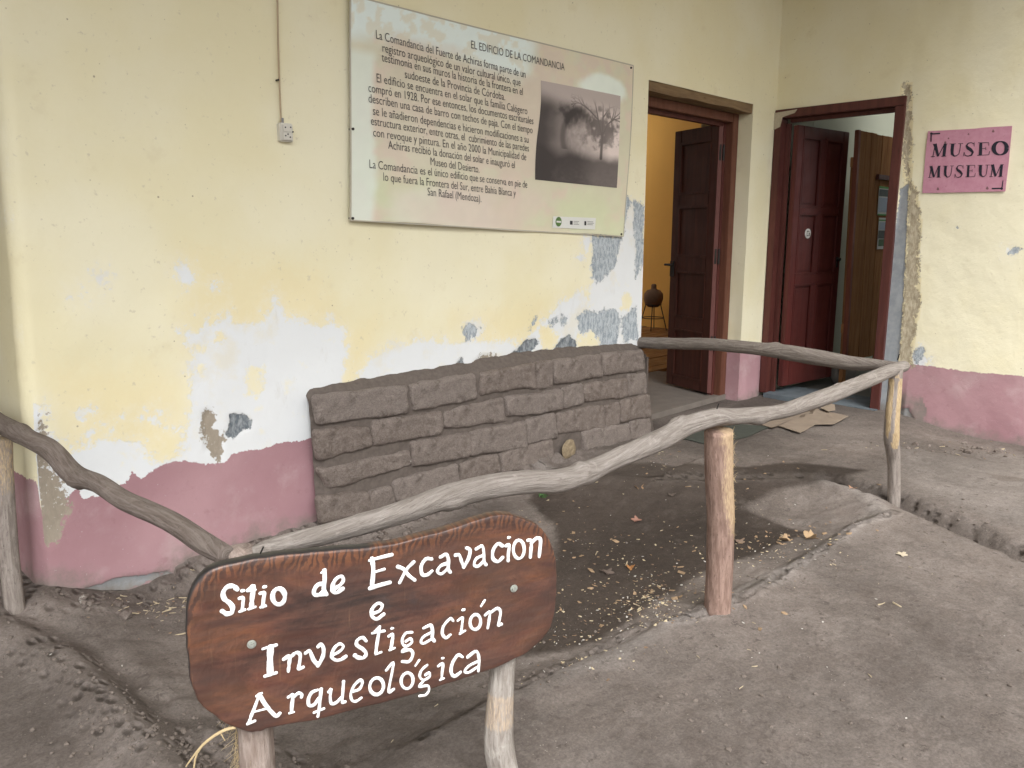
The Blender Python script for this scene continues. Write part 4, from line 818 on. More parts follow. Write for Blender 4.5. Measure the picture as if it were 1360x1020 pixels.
words = [
 (A_, [([(237, 290), (205, 262), (150, 268), (112, 318), (122, 375), (168, 412), (195, 450), (188, 498), (145, 512), (102, 486)], 23), ([(290, 302)], 19), ([(258, 372), (290, 366), (290, 420), (282, 482)], 17), ([(262, 490), (308, 473)], 13),
       ([(340, 296), (386, 260), (378, 330), (370, 400), (366, 455)], 20), ([(332, 305), (402, 293)], 12), ([(343, 468), (402, 448)], 13), ([(485, 268)], 19), ([(448, 326), (482, 322), (476, 380), (470, 445)], 17), ([(450, 452), (492, 440)], 13),
       (arc_pts(613, 355, 56, 72), 21, 1)]),
 (A_, [([(1018, 238), (965, 250), (932, 300), (940, 338), (985, 338), (1020, 310)], 21), ([(1026, 118), (1028, 200), (1020, 290), (1042, 335)], 20), ([(998, 140), (1028, 120)], 13), ([(940, 345), (1048, 338)], 13), ([(1112, 285), (1160, 258), (1196, 212), (1182, 174), (1140, 188), (1108, 232), (1096, 290), (1132, 322), (1190, 285)], 18)]),
 (B_, [([(125, 218), (135, 300), (126, 400)], 17), ([(108, 232), (180, 212), (262, 192)], 13), ([(135, 315), (210, 292)], 11), ([(112, 425), (180, 403), (248, 385)], 16),
       ([(305, 275), (345, 292), (380, 335), (422, 368)], 14), ([(415, 243), (365, 295), (318, 385)], 13), ([(538, 222), (500, 222), (468, 270), (474, 328), (508, 332), (542, 305)], 13),
       ([(602, 208), (640, 190), (657, 230), (655, 290), (668, 312)], 13), ([(652, 250), (602, 270), (580, 308), (608, 325), (652, 288)], 12), ([(705, 195), (732, 196), (748, 240), (762, 280)], 12), ([(764, 280), (798, 212), (806, 160), (782, 145)], 12),
       ([(850, 152), (890, 132), (902, 180), (904, 240), (916, 260)], 13), ([(898, 195), (850, 220), (835, 262), (862, 272), (900, 238)], 12), ([(1030, 130), (1000, 116), (967, 160), (966, 218), (1000, 240), (1032, 212)], 13),
       ([(1078, 72)], 13), ([(1056, 130), (1078, 125), (1072, 190), (1071, 232)], 12), (arc_pts(1145, 155, 38, 64), 12, 1), ([(1208, 92), (1232, 96), (1230, 150), (1225, 208)], 13), ([(1232, 112), (1268, 78), (1295, 88), (1292, 150), (1286, 205)], 13)]),
 (B_, [([(130, 602), (180, 580), (196, 542), (165, 530), (126, 570), (125, 618), (160, 638), (206, 605)], 13)]),
 (Cc, [([(268, 130), (262, 250), (264, 370)], 31), ([(198, 148), (265, 127), (318, 113)], 15), ([(218, 394), (265, 380), (316, 364)], 16), ([(388, 240), (438, 214), (436, 280), (428, 348)], 17), ([(448, 222), (498, 182), (534, 200), (530, 270), (522, 328), (560, 314)], 17),
       ([(585, 185), (620, 168), (652, 240), (694, 298)], 17), ([(696, 298), (738, 220), (746, 145), (720, 106), (698, 126)], 18), ([(830, 202), (890, 170), (924, 127), (890, 102), (842, 142), (817, 210), (850, 248), (900, 245), (946, 216)], 16),
       ([(1130, 76), (1098, 46), (1052, 68), (1046, 112), (1100, 150), (1130, 190), (1106, 228), (1060, 226), (1028, 206)], 17)]),
 (D_, [([(166, 285), (152, 370), (137, 460), (131, 525)], 15), ([(96, 347), (150, 335), (205, 326)], 13), ([(128, 536), (178, 517)], 12), ([(118, 330), (162, 285)], 10), ([(278, 302)], 17), ([(248, 372), (282, 358), (276, 430), (264, 492)], 15), ([(254, 498), (298, 480)], 11),
       ([(456, 338), (402, 345), (370, 395), (374, 448), (415, 460), (456, 425), (440, 396), (402, 418)], 14), ([(412, 462), (368, 512), (436, 495), (464, 535), (432, 600), (368, 602)], 14),
       ([(560, 300), (625, 275), (642, 330), (640, 385), (656, 415)], 15), ([(636, 335), (560, 378), (537, 420), (562, 438), (634, 398)], 14), ([(826, 232), (800, 215), (742, 280), (730, 350), (762, 388), (802, 360)], 15),
       ([(920, 135)], 17), ([(870, 232), (912, 206), (908, 270), (900, 338)], 14), ([(888, 352), (936, 322)], 11), (arc_pts(1028, 245, 48, 68, .1), 16, 1), ([(1080, 100), (1114, 48)], 11), ([(1118, 182), (1158, 152), (1152, 230), (1140, 298)], 14),
       ([(1165, 160), (1225, 122), (1255, 150), (1246, 220), (1236, 275), (1262, 265)], 14)]),
 (Cc, [([(165, 560), (130, 660), (92, 755), (76, 808)], 15), ([(165, 560), (220, 650), (280, 722), (320, 755), (350, 730)], 20), ([(120, 715), (230, 686)], 11), ([(60, 824), (125, 798)], 13), ([(140, 574), (186, 548)], 13), ([(430, 582), (470, 562), (462, 640), (456, 718)], 16),
       ([(436, 728), (478, 716)], 10), ([(475, 582), (520, 547), (550, 562), (546, 582)], 15), ([(692, 518), (640, 542), (610, 600), (616, 658), (662, 650), (702, 592)], 15), ([(724, 510), (716, 600), (706, 690), (695, 756)], 15), ([(660, 722), (748, 686)], 12),
       ([(790, 536), (814, 512), (806, 580), (816, 640), (860, 632), (908, 582)], 15), ([(926, 442), (920, 540), (914, 628), (938, 626)], 16), ([(1012, 532), (1070, 510), (1096, 452), (1074, 430), (1022, 480), (992, 550), (1002, 610), (1040, 620), (1086, 590)], 14), (arc_pts(1225, 485, 62, 76, .12), 16, 1)]),
 (D_, [([(225, 680), (285, 612), (276, 700), (256, 800), (246, 878), (290, 852)], 14), (arc_pts(412, 775, 54, 72, .12), 15, 1), ([(486, 640), (522, 588)], 11), ([(592, 634), (542, 680), (526, 738), (560, 768), (614, 738), (610, 702), (578, 722)], 13),
       ([(562, 775), (520, 828), (596, 820), (610, 858), (580, 902), (524, 912)], 13), ([(733, 572)], 15), ([(694, 642), (735, 620), (728, 700), (724, 758)], 14), ([(708, 768), (744, 752)], 9), ([(912, 560), (870, 545), (820, 620), (810, 700), (842, 735), (892, 700)], 15),
       ([(960, 560), (1035, 510), (1062, 580), (1056, 685)], 15), ([(1050, 600), (972, 640), (932, 688), (968, 700), (1045, 652)], 14)])]
wl = ['white painted word Sitio', 'white painted word de', 'white painted word Excavacion', 'white painted letter e', None, None, None, None]
mbs = [word(l, c, s_) for (c, s_), l in zip(words, wl)]
mbs[4].add(mbs[5].v, mbs[5].f); mbs[6].add(mbs[7].v, mbs[7].f)
for k, l in ((0, wl[0]), (1, wl[1]), (2, wl[2]), (3, wl[3]), (4, 'white painted word Investigación'), (6, 'white painted word Arqueológica')):
    tag(mbs[k].build('painted_word', M['paint'], sign, smooth=True), label=l)
M['zinc'] = plain('dull_zinc', (.42, .44, .40), .5, .25, 80, .3, .5, .6)
for (a, b) in ((334, 855), (682, 781)):
    c = sb(a, b); p = sw(c, .001); mb = MB(); mb.cyl(p, SN, .0085, .0022, 24); mb.cyl(p + SN * .0022, SN, .0052, .004, 6); mb.build('bolt', M['zinc'], sign, .0006)
sp = [(671, 850, 15), (668, 890, 16.5), (664, 940, 18), (662, 985, 19.5), (668, 1020, 19.5), (676, 1060, 20)]
BP = SQ - SN * .052
pr = [(*onp(a, b, BP, SN), h * depth(onp(a, b, BP, SN)) / FPX) for a, b, h in sp]; lastp = pr[-1]; pr += [(lastp[0] + .01, lastp[1], lastp[2] * .5, lastp[3]), (lastp[0] + .012, lastp[1], -.12, lastp[3] * 1.05)]
branch('post', pr, M['post_pale'], sign, 41, lump=.07, ridge=.07, ends=(.3, .6), peel=lambda q, l: .55 * float(abs((l * 3.1) % 1 - .5) < .12))

# ================================================================== BANNER
ban = empty('banner', (3.2, WALL_Y - .01, 1.35), label='large printed banner with Spanish text and a sepia tree photograph, hung on the long wall', cat='banner')
bc = [(461.5, -5), (836.5, 88), (825, 314), (461.5, 292.5)]; BCW = [W1([q])[0] for q in bc]
def by(x, z): return WALL_Y - .022 + .006 * np.sin(x * 3.1 + z * 2) - .005 * np.sin(x * 1.3 - z * 5.0) + (fbm(np.asarray(x) * 3, np.asarray(z) * 2, 15, 3) - .5) * .010
def bil(c, s_, t_): 
    c = [np.array(q) for q in c]; s_ = np.asarray(s_)[..., None]; t_ = np.asarray(t_)[..., None]
    return (c[0] * (1 - s_) + c[1] * s_) * (1 - t_) + (c[3] * (1 - s_) + c[2] * s_) * t_
ns, nt_ = 240, 130; s_, t_ = np.meshgrid(np.linspace(0, 1, ns), np.linspace(0, 1, nt_), indexing='ij'); xz = bil(BCW, s_, t_)
BX, BZ = xz[..., 0], xz[..., 1] + .006 * np.sin(s_ * 9) * (t_ > .98)
def lerp3(a, b, f): f = np.asarray(f)[..., None]; return np.array(a) * (1 - f) + np.array(b) * f
n1 = fbm(s_ * 6, t_ * 4, 51, 5); n2 = fbm(s_ * 14, t_ * 9, 52, 4); n3 = fbm(s_ * 40, t_ * 24, 53, 4)
colr = lerp3((.50, .455, .36), (.56, .52, .44), n1)
colr = colr * (1 - .55 * sstep(.45, .62, n2)[..., None]) + np.array((.57, .43, .40)) * (.55 * sstep(.45, .62, n2)[..., None])
f = sstep(.62, .9, t_ + (n1 - .5) * .3) * sstep(.35, .6, fbm(s_ * 5 + 3, t_ * 3, 58, 4)); colr = colr * (1 - .6 * f[..., None]) + np.array((.50, .525, .36)) * (.6 * f[..., None])
tp_ = sstep(.21, .10, t_ + (n2 - .5) * .10 - .05 * (s_ > .35)) * sstep(.62, .45, s_ + (n1 - .5) * .3); colr = lerp3(colr * 0, (1, 1, 1), 0) * 0 + colr * (1 - tp_[..., None]) + np.array((.61, .655, .68)) * tp_[..., None]
f = sstep(.5, .62, n3) * sstep(.25, .1, t_) * .55; colr = colr * (1 - f[..., None]) + np.array((.55, .48, .38)) * f[..., None]
e_ = sstep(1.15, .75, np.hypot((s_ - .86) / .11, (t_ - .17) / .085) + (n2 - .5) * .5); colr = colr * (1 - .85 * e_[..., None]) + np.array((.64, .68, .68)) * (.85 * e_[..., None])
f = sstep(.075, .05, s_ + (n2 - .5) * .03) * sstep(.2, .26, t_) * .8; colr = colr * (1 - f[..., None]) + np.array((.60, .63, .61)) * f[..., None]
panel = sstep(.06, .10, s_) * sstep(.63, .58, s_) * sstep(.15, .20, t_) * sstep(.80, .6, t_) * .55; colr = colr * (1 - panel[..., None]) + (np.array((.53, .455, .40)) * (.94 + .12 * n1[..., None])) * panel[..., None]
f = sstep(.22, .12, np.abs(s_ - .30) + (n1 - .5) * .3) * sstep(.78, .85, t_) * .6; colr = colr * (1 - f[..., None]) + np.array((.60, .55, .52)) * f[..., None]
f = sstep(.24, .12, np.hypot((s_ - .42) / 1.2, (t_ - .88) * 1.2) + (n1 - .5) * .2) * .6; colr = colr * (1 - f[..., None]) + np.array((.57, .45, .43)) * f[..., None]
colr = np.concatenate([colr * np.array((1.22, 1.27, 1.18)) * (.97 + .06 * n3[..., None]), np.ones(colr.shape[:2] + (1,))], -1)
def mat_print(name, rough=.55):
    t = NT(name); a = t.attr('print', 'Color'); return t.fin(a, rough, t.bump(t.noise(400, 2), .1, .001), .35)
M['print'] = mat_print('printed_vinyl')
V = np.stack([BX.ravel(), by(BX, BZ).ravel(), BZ.ravel()], 1); Fb = [q[::-1] for q in grid_faces(ns, nt_)]
bo = mesh_obj('banner_sheet', V, Fb, M['print'], ban, True, dict(print=colr.reshape(-1, 4)))
# rolled hem round the sheet gives it an edge
hem = MB()
for (i0, i1) in (((0, 0), (1, 0)), ((1, 0), (1, 1)), ((1, 1), (0, 1)), ((0, 1), (0, 0))):
    P = [bil(BCW, i0[0] + (i1[0] - i0[0]) * k / 40, i0[1] + (i1[1] - i0[1]) * k / 40) for k in range(41)]; Vh = []
    for q in P:
        y_ = float(by(q[0], q[1])); dz = .006 if i0[1] == 0 and i1[1] == 0 else 0
        for (a, b) in ((-.003, -.002), (.003, -.002), (.003, .006), (-.003, .006)):
            Vh.append((q[0] + (a if i0[0] == i1[0] else 0), y_ + b, q[1] + (a if i0[1] == i1[1] else 0)))
    hem.add(Vh, [(k * 4 + j, k * 4 + (j + 1) % 4, k * 4 + 4 + (j + 1) % 4, k * 4 + 4 + j) for k in range(40) for j in range(4)])
hem.build('hem', plain('hem_vinyl', (.45, .42, .35), .6, .1), ban)
for (a, b) in ((833, 91), (822, 311), (464, 290), (464, 172)): q = W1([(a, b)])[0]; MB().cyl((q[0], float(by(q[0], q[1])) - .006, q[1]), (0, 1, 0), 0.006, .03, 12).build('nail', M['iron'], ban)
# the printed photograph
pc = crop([(65, 80), (549, 178), (532, 741), (36, 690)], 700, 90, .21569); PCW = [W1([q])[0] for q in pc]
ns2, nt2 = 190, 220; s2, t2 = np.meshgrid(np.linspace(0, 1, ns2), np.linspace(0, 1, nt2), indexing='ij'); xz = bil(PCW, s2, t2); xz[..., 0] += .012 * np.sin(t2 * 5.5 + .5) * (1 - s2) ** 3
lum = .30 + .16 * sstep(.5, 1, s2) ; lum = lum * (1 - .0 * t2)
sk = fbm(s2 * 5, t2 * 5, 81, 5); lum = np.where(True, .36 + .28 * s2 + .12 * (sk - .5), lum)
lum *= 1 - .55 * sstep(.05, .22, t2 - .12 * s2 + (sk - .5) * .12) * sstep(.75, .45, s2)
tr = []; rr_ = random.Random(12)
def grow(x, y, a, L, wd, d):
    x2, y2 = x + math.cos(a) * L, y - math.sin(a) * L * 1.15; tr.append((x, y, x2, y2, wd))
    if d:
        for _ in range(2 if d > 1 else 3): grow(x2, y2, a + rr_.uniform(-.75, .75), L * rr_.uniform(.62, .85), wd * .66, d - 1)
grow(.765, .70, math.pi / 2 - .02, .24, .020, 0); grow(.765, .47, math.pi / 2 + .35, .16, .014, 6); grow(.765, .47, math.pi / 2 - .5, .14, .013, 5); grow(.77, .45, math.pi / 2, .16, .013, 6); grow(.90, .42, math.pi / 2 + .1, .12, .010, 5)
tw = np.zeros_like(s2)
for (x1, y1, x2_, y2_, wd) in tr: dd_ = sdline(s2, t2, [(x1, y1), (x2_, y2_)]); tw = np.maximum(tw, sstep(wd * 1.1 + .004, wd * .4, dd_))
crown = sstep(.30, .10, np.hypot((s2 - .74) * .9, (t2 - .36) * 1.25) + (fbm(s2 * 18, t2 * 18, 83, 5) - .5) * .55) * .85
mass = sstep(.24, .06, np.hypot((s2 - .46) * .75, (t2 - .30) * 1.5) + (fbm(s2 * 12, t2 * 12, 84, 4) - .5) * .26) * .9
lum = lum * (1 - np.maximum(np.maximum(tw * .9, crown), mass) * .85)
br_ = sstep(1.2, .5, np.hypot((s2 - .50) / .17, (t2 - .50) / .20) + (fbm(s2 * 30, t2 * 12, 85, 4) - .5) * .7) * .20 * (.45 + fbm(s2 * 34, t2 * 24, 86, 3)); lum = lum * (1 - sstep(0, .2, br_) * .3) + br_
br2 = sstep(.2, .05, np.abs(t2 - .58)) * sstep(.80, .9, s2) * .16; lum = lum + br2
lum = lum * (1 - .80 * sstep(.60, .76, t2 + (sk - .5) * .12)); lum += .035 * sstep(.70, .95, t2) * fbm(s2 * 30, t2 * 40, 87, 4)
lum *= 1 - .70 * sstep(.26, .06, s2 + (sk - .5) * .1) * sstep(.1, .3, t2); arch = np.abs(np.hypot((s2 - .50) / .22, (t2 - .50) / .28) - 1); lum *= 1 - .45 * sstep(.22, .05, arch) * (s2 < .5) * (t2 < .65)
edge_l = sstep(.16, 0, t2 - .1 * s2); lum = lum * (1 - edge_l) + .42 * edge_l
lum = np.clip(lum, .035, .7); sep = np.stack([lum * 1.04 + .012, lum * .90 + .008, lum * .84 + .012, np.ones_like(lum)], -1); sep = np.clip(sep, 0, 1)
mesh_obj('printed_photograph', np.stack([xz[..., 0].ravel(), by(xz[..., 0], xz[..., 1]).ravel() - .002, xz[..., 1].ravel()], 1), [q[::-1] for q in grid_faces(ns2, nt2)], M['print'], ban, True, dict(print=sep.reshape(-1, 4)))
# logo strip
def flat_w1(name, pxs, mat, off, par):
    P = [W1([q])[0] for q in pxs]; return mesh_obj(name, [(p[0], float(by(p[0], p[1])) - off, p[1]) for p in P], [tuple(range(len(P)))[::-1]], mat, par)
M['white_print'] = plain('white_print', (.68, .69, .66), .55, .03); M['ink'] = plain('dark_ink', (.035, .035, .04), .6, .1); M['green_ink'] = plain('green_ink', (.10, .19, .06), .6, .2); M['grey_ink'] = plain('grey_ink', (.22, .22, .22), .6, .1)
g8 = lambda p: crop(p, 700, 90, .21569)
flat_w1('logo_strip', g8([(147, 915), (409, 925), (404, 996), (143, 985)]), M['white_print'], .004, ban)
flat_w1('round_logo', g8(arc_pts(180, 948, 19, 30, 0, 20)[:-1]), M['green_ink'], .0055, ban); flat_w1('logo_bar', g8([(166, 942), (195, 944), (195, 955), (166, 953)]), M['white_print'], .0065, ban)
for i, (x0, y0, x1, y1) in enumerate(((250, 942, 267, 966), (338, 944, 350, 970))): flat_w1('square_logo', g8([(x0, y0), (x1, y0 + 1), (x1, y1 + 1), (x0, y1)]), M['ink'], .0055, ban)
for (x0, y0, x1) in ((272, 944, 306), (272, 953, 300), (272, 962, 306), (356, 946, 392), (356, 955, 396), (356, 964, 390)): flat_w1('logo_line', g8([(x0, y0), (x1, y0 + 1.5), (x1, y0 + 5), (x0, y0 + 3.5)]), M['grey_ink'], .0055, ban)
# the lettering, line by line
g6 = lambda p: crop([p], 480, 30, .22059)[0]; g7 = lambda p: crop([p], 480, 140, .22059)[0]
lines = [("EL EDIFICIO DE LA COMANDANCIA", g6((650, 157)), g6((1205, 292)), .040), ("La Comandancia del Fuerte de Achiras forma parte de un", g6((70, 102)), g6((975, 335)), .040),
    ("registro arqueológico de un valor cultural único, que", g6((108, 180)), g6((945, 385)), .040), ("testimonia en sus muros la historia de la frontera en el", g6((103, 237)), g6((958, 440)), .040),
    ("sudoeste de la Provincia de Córdoba.", g6((243, 337)), g6((848, 471)), .040), ("El edificio se encuentra en el solar que la familia Calógero", g6((72, 362)), g6((983, 556)), .040),
    ("compró en 1928. Por ese entonces, los documentos escriturales", g6((22, 420)), g6((1018, 615)), .040), ("describen una casa de barro con techos de paja. Con el tiempo", g6((22, 484)), g6((1013, 670)), .040),
    ("se le añadieron dependencias e hicieron modificaciones a su", g7((48, 60)), g7((988, 228)), .040), ("estructura exterior, entre otras, el  cubrimiento de las paredes", g7((35, 120)), g7((990, 280)), .040),
    ("con revoque y pintura. En el año 2000 la Municipalidad de", g7((48, 189)), g7((975, 333)), .040), ("Achiras recibió la donación del solar e inauguró el", g7((137, 263)), g7((905, 380)), .040),
    ("Museo del Desierto.", g7((390, 362)), g7((688, 408)), .040), ("La Comandancia es el único edificio que se conserva en pie de", g7((25, 379)), g7((983, 498)), .040),
    ("lo que fuera la Frontera del Sur, entre Bahía Blanca y", g7((108, 455)), g7((913, 549)), .040), ("San Rafael (Mendoza).", g7((370, 543)), g7((700, 584)), .040)]
def text_mesh(body):
    cu = bpy.data.curves.new('t', 'FONT'); cu.body = body; cu.size = 1; cu.resolution_u = 3; cu.offset = -.004
    ob = bpy.data.objects.new('t', cu); col.objects.link(ob); dg = bpy.context.evaluated_depsgraph_get(); me = ob.evaluated_get(dg).to_mesh()
    V = [tuple(v.co) for v in me.vertices]; F = [tuple(p.vertices) for p in me.polygons]; ob.evaluated_get(dg).to_mesh_clear()
    col.objects.unlink(ob); bpy.data.objects.remove(ob); bpy.data.curves.remove(cu); return V, F
M['text_ink'] = plain('banner_ink', (.060, .056, .058), .6, .1)
for (body, p0, p1, hgt) in lines:
    V, F = text_mesh(body); xs_ = [v[0] for v in V]; a, b = min(xs_), max(xs_); P0 = np.array(W1([p0])[0]); P1 = np.array(W1([p1])[0]); d = (P1 - P0) / (b - a); out = []
    for v in V: q = P0 + d * (v[0] - a) + np.array([0, v[1] * hgt / .72]); out.append((q[0], float(by(q[0], q[1])) - .0022, q[1]))
    mesh_obj('printed_line', out, F, M['text_ink'], ban)

# ================================================================== MUSEUM SIGN
mus = empty('museum_sign', (WALL_X - .01, 1.75, 1.62), label='pink sign reading MUSEO and MUSEUM in black serif letters', cat='sign')
m5 = lambda p: crop(p, 1220, 160, .09706); XS = WALL_X - .014
def ms(p, off=0.0): q = onx(*m5([p])[0], XS); return (XS - off, q[1], q[2])
oc = [(130, 145), (480, 128), (760, 112), (900, 96), (1281, 74), (1262, 260), (1235, 560), (1186, 970), (900, 975), (500, 985), (50, 993), (75, 700), (100, 400)]
fv = [ms(p) for p in oc]; bv = [ms(p, -.004) for p in oc]; nn0 = len(oc)
def mat_pink():
    t = NT('pink_painted_sheet'); n = t.noise(18, 6, .65); c = t.mix(t.rng(n, .3, .7), (.46, .215, .285), (.52, .265, .335)); c = t.mix(t.rng(t.noise(30, 5, .7), .63, .72, 0, .45), c, (.25, .14, .16)); return t.fin(c, .7, t.bump(n, .15, .004), .3)
mesh_obj('sign_sheet', fv + bv, [tuple(range(nn0)), tuple(range(2 * nn0 - 1, nn0 - 1, -1))] + [(i, nn0 + i, nn0 + (i + 1) % nn0, (i + 1) % nn0) for i in range(nn0)], mat_pink(), mus)
G = {'M': [([(.13, 0), (.17, 1)], [.028] * 2), ([(.15, 1), (.47, .03)], [.115, .075]), ([(.47, .03), (.80, .98)], [.028] * 2), ([(.85, 1), (.84, 0)], [.10] * 2), ([(0, .02), (.27, .02)], [.02] * 2), ([(.68, .02), (1, .02)], [.02] * 2), ([(.02, .98), (.22, .98)], [.02] * 2), ([(.78, .98), (1, .98)], [.02] * 2)],
     'U': [([(.24, 1), (.22, .55), (.25, .2), (.42, .03), (.6, .05), (.76, .2), (.80, .5), (.82, 1)], [.12, .12, .11, .05, .035, .03, .028, .028]), ([(0, .98), (.46, .98)], [.02] * 2), ([(.64, .98), (1, .98)], [.02] * 2)],
     'S': [([(.90, .70), (.86, .90), (.58, .98), (.32, .93), (.2, .76), (.34, .6), (.62, .46), (.80, .28), (.7, .08), (.42, .01), (.2, .06), (.08, .30)], [.02, .03, .03, .05, .09, .13, .13, .10, .06, .03, .03, .02]), ([(.90, 1), (.90, .72)], [.02] * 2), ([(.07, 0), (.07, .3)], [.02] * 2)],
     'E': [([(.28, 0), (.28, 1)], [.115] * 2), ([(.04, .98), (.92, .98)], [.022] * 2), ([(.92, .98), (.93, .74)], [.022] * 2), ([(.30, .52), (.66, .52)], [.02] * 2), ([(.67, .64), (.67, .40)], [.02] * 2), ([(.04, .02), (.90, .02)], [.022] * 2), ([(.90, .02), (.97, .30)], [.025] * 2)],
     'O': [([(.5 + .39 * math.cos(a), .5 + .46 * math.sin(a)) for a in np.linspace(0, math.tau, 25)], [.03 + .10 * abs(math.cos(a)) ** 1.5 for a in np.linspace(0, math.tau, 25)])]}
kk_ = [0]
def serif(mb, ch, q):   # q = TL, TR, BR, BL in the enlargement
    q = [np.array(a, float) for a in q]; asp = (np.linalg.norm(q[2] - q[3]) / np.linalg.norm(q[0] - q[3]))
    for pts, ws in G[ch]:
        kk_[0] += 1; P = np.array(pts); T = np.gradient(P, axis=0); T = T * np.array([asp, 1]); T /= np.linalg.norm(T, axis=1)[:, None]; Nn = np.stack([-T[:, 1] / asp, T[:, 0]], 1); V = []
        for p, n_, w_ in zip(P, Nn, ws):
            for sg in (1, -1):
                e = p + n_ * w_ * asp * sg; r = (q[3] * (1 - e[0]) + q[2] * e[0]) * (1 - e[1]) + (q[0] * (1 - e[0]) + q[1] * e[0]) * e[1]; V.append(ms(tuple(r), .0012 + .0002 * (kk_[0] % 9)))
        mb.add(V, [(2 * i, 2 * i + 1, 2 * i + 3, 2 * i + 2) for i in range(len(P) - 1)])
r1 = MB(); r2 = MB()
for ch, q in zip('MUSEO', [((195, 322), (398, 318), (380, 492), (168, 500)), ((425, 318), (612, 312), (592, 490), (412, 495)), ((635, 300), (778, 298), (775, 490), (602, 490)), ((810, 302), (975, 298), (980, 472), (796, 482)), ((1005, 283), (1235, 278), (1232, 476), (1002, 478))]): serif(r1, ch, q)
for ch, q in zip('MUSEUM', [((150, 625), (306, 620), (302, 780), (130, 784)), ((335, 622), (487, 617), (470, 778), (333, 781)), ((503, 612), (624, 609), (620, 782), (485, 782)), ((648, 612), (780, 609), (784, 770), (632, 776)), ((812, 610), (976, 605), (958, 772), (814, 775)), ((985, 605), (1167, 600), (1152, 768), (968, 773))]): serif(r2, ch, q)
M['black_paint'] = plain('faded_black_paint', (.020, .020, .032), .6, .3, 90)
tag(r1.build('printed_word', M['black_paint'], mus), label='black word MUSEO'); tag(r2.build('printed_word', M['black_paint'], mus), label='black word MUSEUM')
for q in ([(165, 175), (295, 168), (295, 186), (165, 196)], [(165, 200), (182, 198), (178, 290), (162, 292)], [(1002, 922), (1140, 920), (1140, 938), (1002, 940)], [(1150, 820), (1162, 820), (1150, 918), (1134, 918)]): MB().add([ms(p, .0014) for p in q], [(0, 1, 2, 3)]).build('corner_mark', M['black_paint'], mus)
for (a, b) in ((176, 180), (1138, 932)): MB().add([ms((a + 18 * math.cos(k), b + 18 * math.sin(k)), .0017) for k in np.linspace(0, math.tau, 10)[:-1]], [tuple(range(9))]).build('corner_mark', M['black_paint'], mus)
rust_ = plain('rust_stain', (.20, .11, .12), .8, .4, 200)
for (a, b, r) in ((265, 935, 20), (940, 925, 22), (1022, 145, 20), (684, 186, 14), (365, 300, 18), (410, 245, 12)):
    MB().add([ms((a + r * (.8 + .3 * math.sin(k * 3)) * math.cos(k), b + r * math.sin(k)), .0011) for k in np.linspace(0, math.tau, 12)[:-1]], [tuple(range(11))]).build('rust_spot', rust_, mus)

# ================================================================== SOCKET ON THE WALL
sock = empty('wall_socket', (1.82, WALL_Y, 1.74), label='small white surface socket hanging under a thin tan cable left of the banner', cat='socket')
M['plastic'] = plain('yellowed_plastic', (.60, .58, .52), .45, .08, 60, .1)
def sbx(x0, y0, x1, y1, d0, d1): a = W1([(x0, y1)])[0]; b = W1([(x1, y0)])[0]; return (a[0], b[0], WALL_Y - d1, WALL_Y - d0, a[1], b[1])
MB().box(*sbx(369, 165, 385, 188, -.01, .024)).build('socket_box', M['plastic'], sock, .004)
MB().box(*sbx(371.5, 167, 383.5, 175.5, .0241, .031)).build('socket_module', M['plastic'], sock, .002); MB().box(*sbx(371.5, 177, 383.5, 186.5, .0241, .031)).build('socket_module', M['plastic'], sock, .002)
for (a, b) in ((374, 170), (381, 170), (374.5, 181), (380.5, 183), (377.5, 179), (384, 176)): q = W1([(a, b)])[0]; MB().cyl((q[0], WALL_Y - .0325, q[1]), (0, 1, 0), .0033, .003, 10).build('socket_hole', M['ink'], sock)
cb_ = [(368, -40), (368.5, 0), (369.5, 60), (371.5, 120), (373.5, 162)]; branch('cable', [(*ony(a, b, WALL_Y - .012), .004) for a, b in cb_], plain('tan_cable', (.42, .33, .22), .7, .1), sock, 51, sides=10, lump=0, ridge=0)
MB().cyl(ony(375, 165, WALL_Y - .012), (0, 0, 1), .007, .025, 12).build('cable_gland', M['grey_ink'], sock)
MB().cyl(ony(370, 106, WALL_Y - .018), (0, 1, 0), .004, .02, 8).build('cable_clip', M['iron'], sock)

# ================================================================== THINGS INDOORS
JX, JY = 9.10, 6.28
stand = empty('metal_stand', (JX, JY, .055), label='thin black wire stand with splayed legs in the orange room', cat='stand')
for k in range(4):
    a = k * math.pi / 2 + .5; t0 = (JX + .10 * math.cos(a), JY + .10 * math.sin(a), .40, .007); t1 = (JX + .19 * math.cos(a), JY + .19 * math.sin(a), .055, .007)
    branch('leg', [t0, ((t0[0] + t1[0]) / 2, (t0[1] + t1[1]) / 2, .23, .007), t1], M['iron'], stand, 60 + k, sides=8, lump=0, ridge=0)
def ring(name, c, R, r, mat, par): 
    n = 28; mb = MB(); V = []
    for i in range(n):
        for j in range(6): a = i * math.tau / n; b = j * math.tau / 6; V.append((c[0] + (R + r * math.cos(b)) * math.cos(a), c[1] + (R + r * math.cos(b)) * math.sin(a), c[2] + r * math.sin(b)))
    mb.add(V, [(i * 6 + j, ((i + 1) % n) * 6 + j, ((i + 1) % n) * 6 + (j + 1) % 6, i * 6 + (j + 1) % 6) for i in range(n) for j in range(6)]); return mb.build(name, mat, par, smooth=True)
ring('hoop', (JX, JY, .40), .105, .009, M['iron'], stand); ring('hoop', (JX, JY, .22), .148, .006, M['iron'], stand)
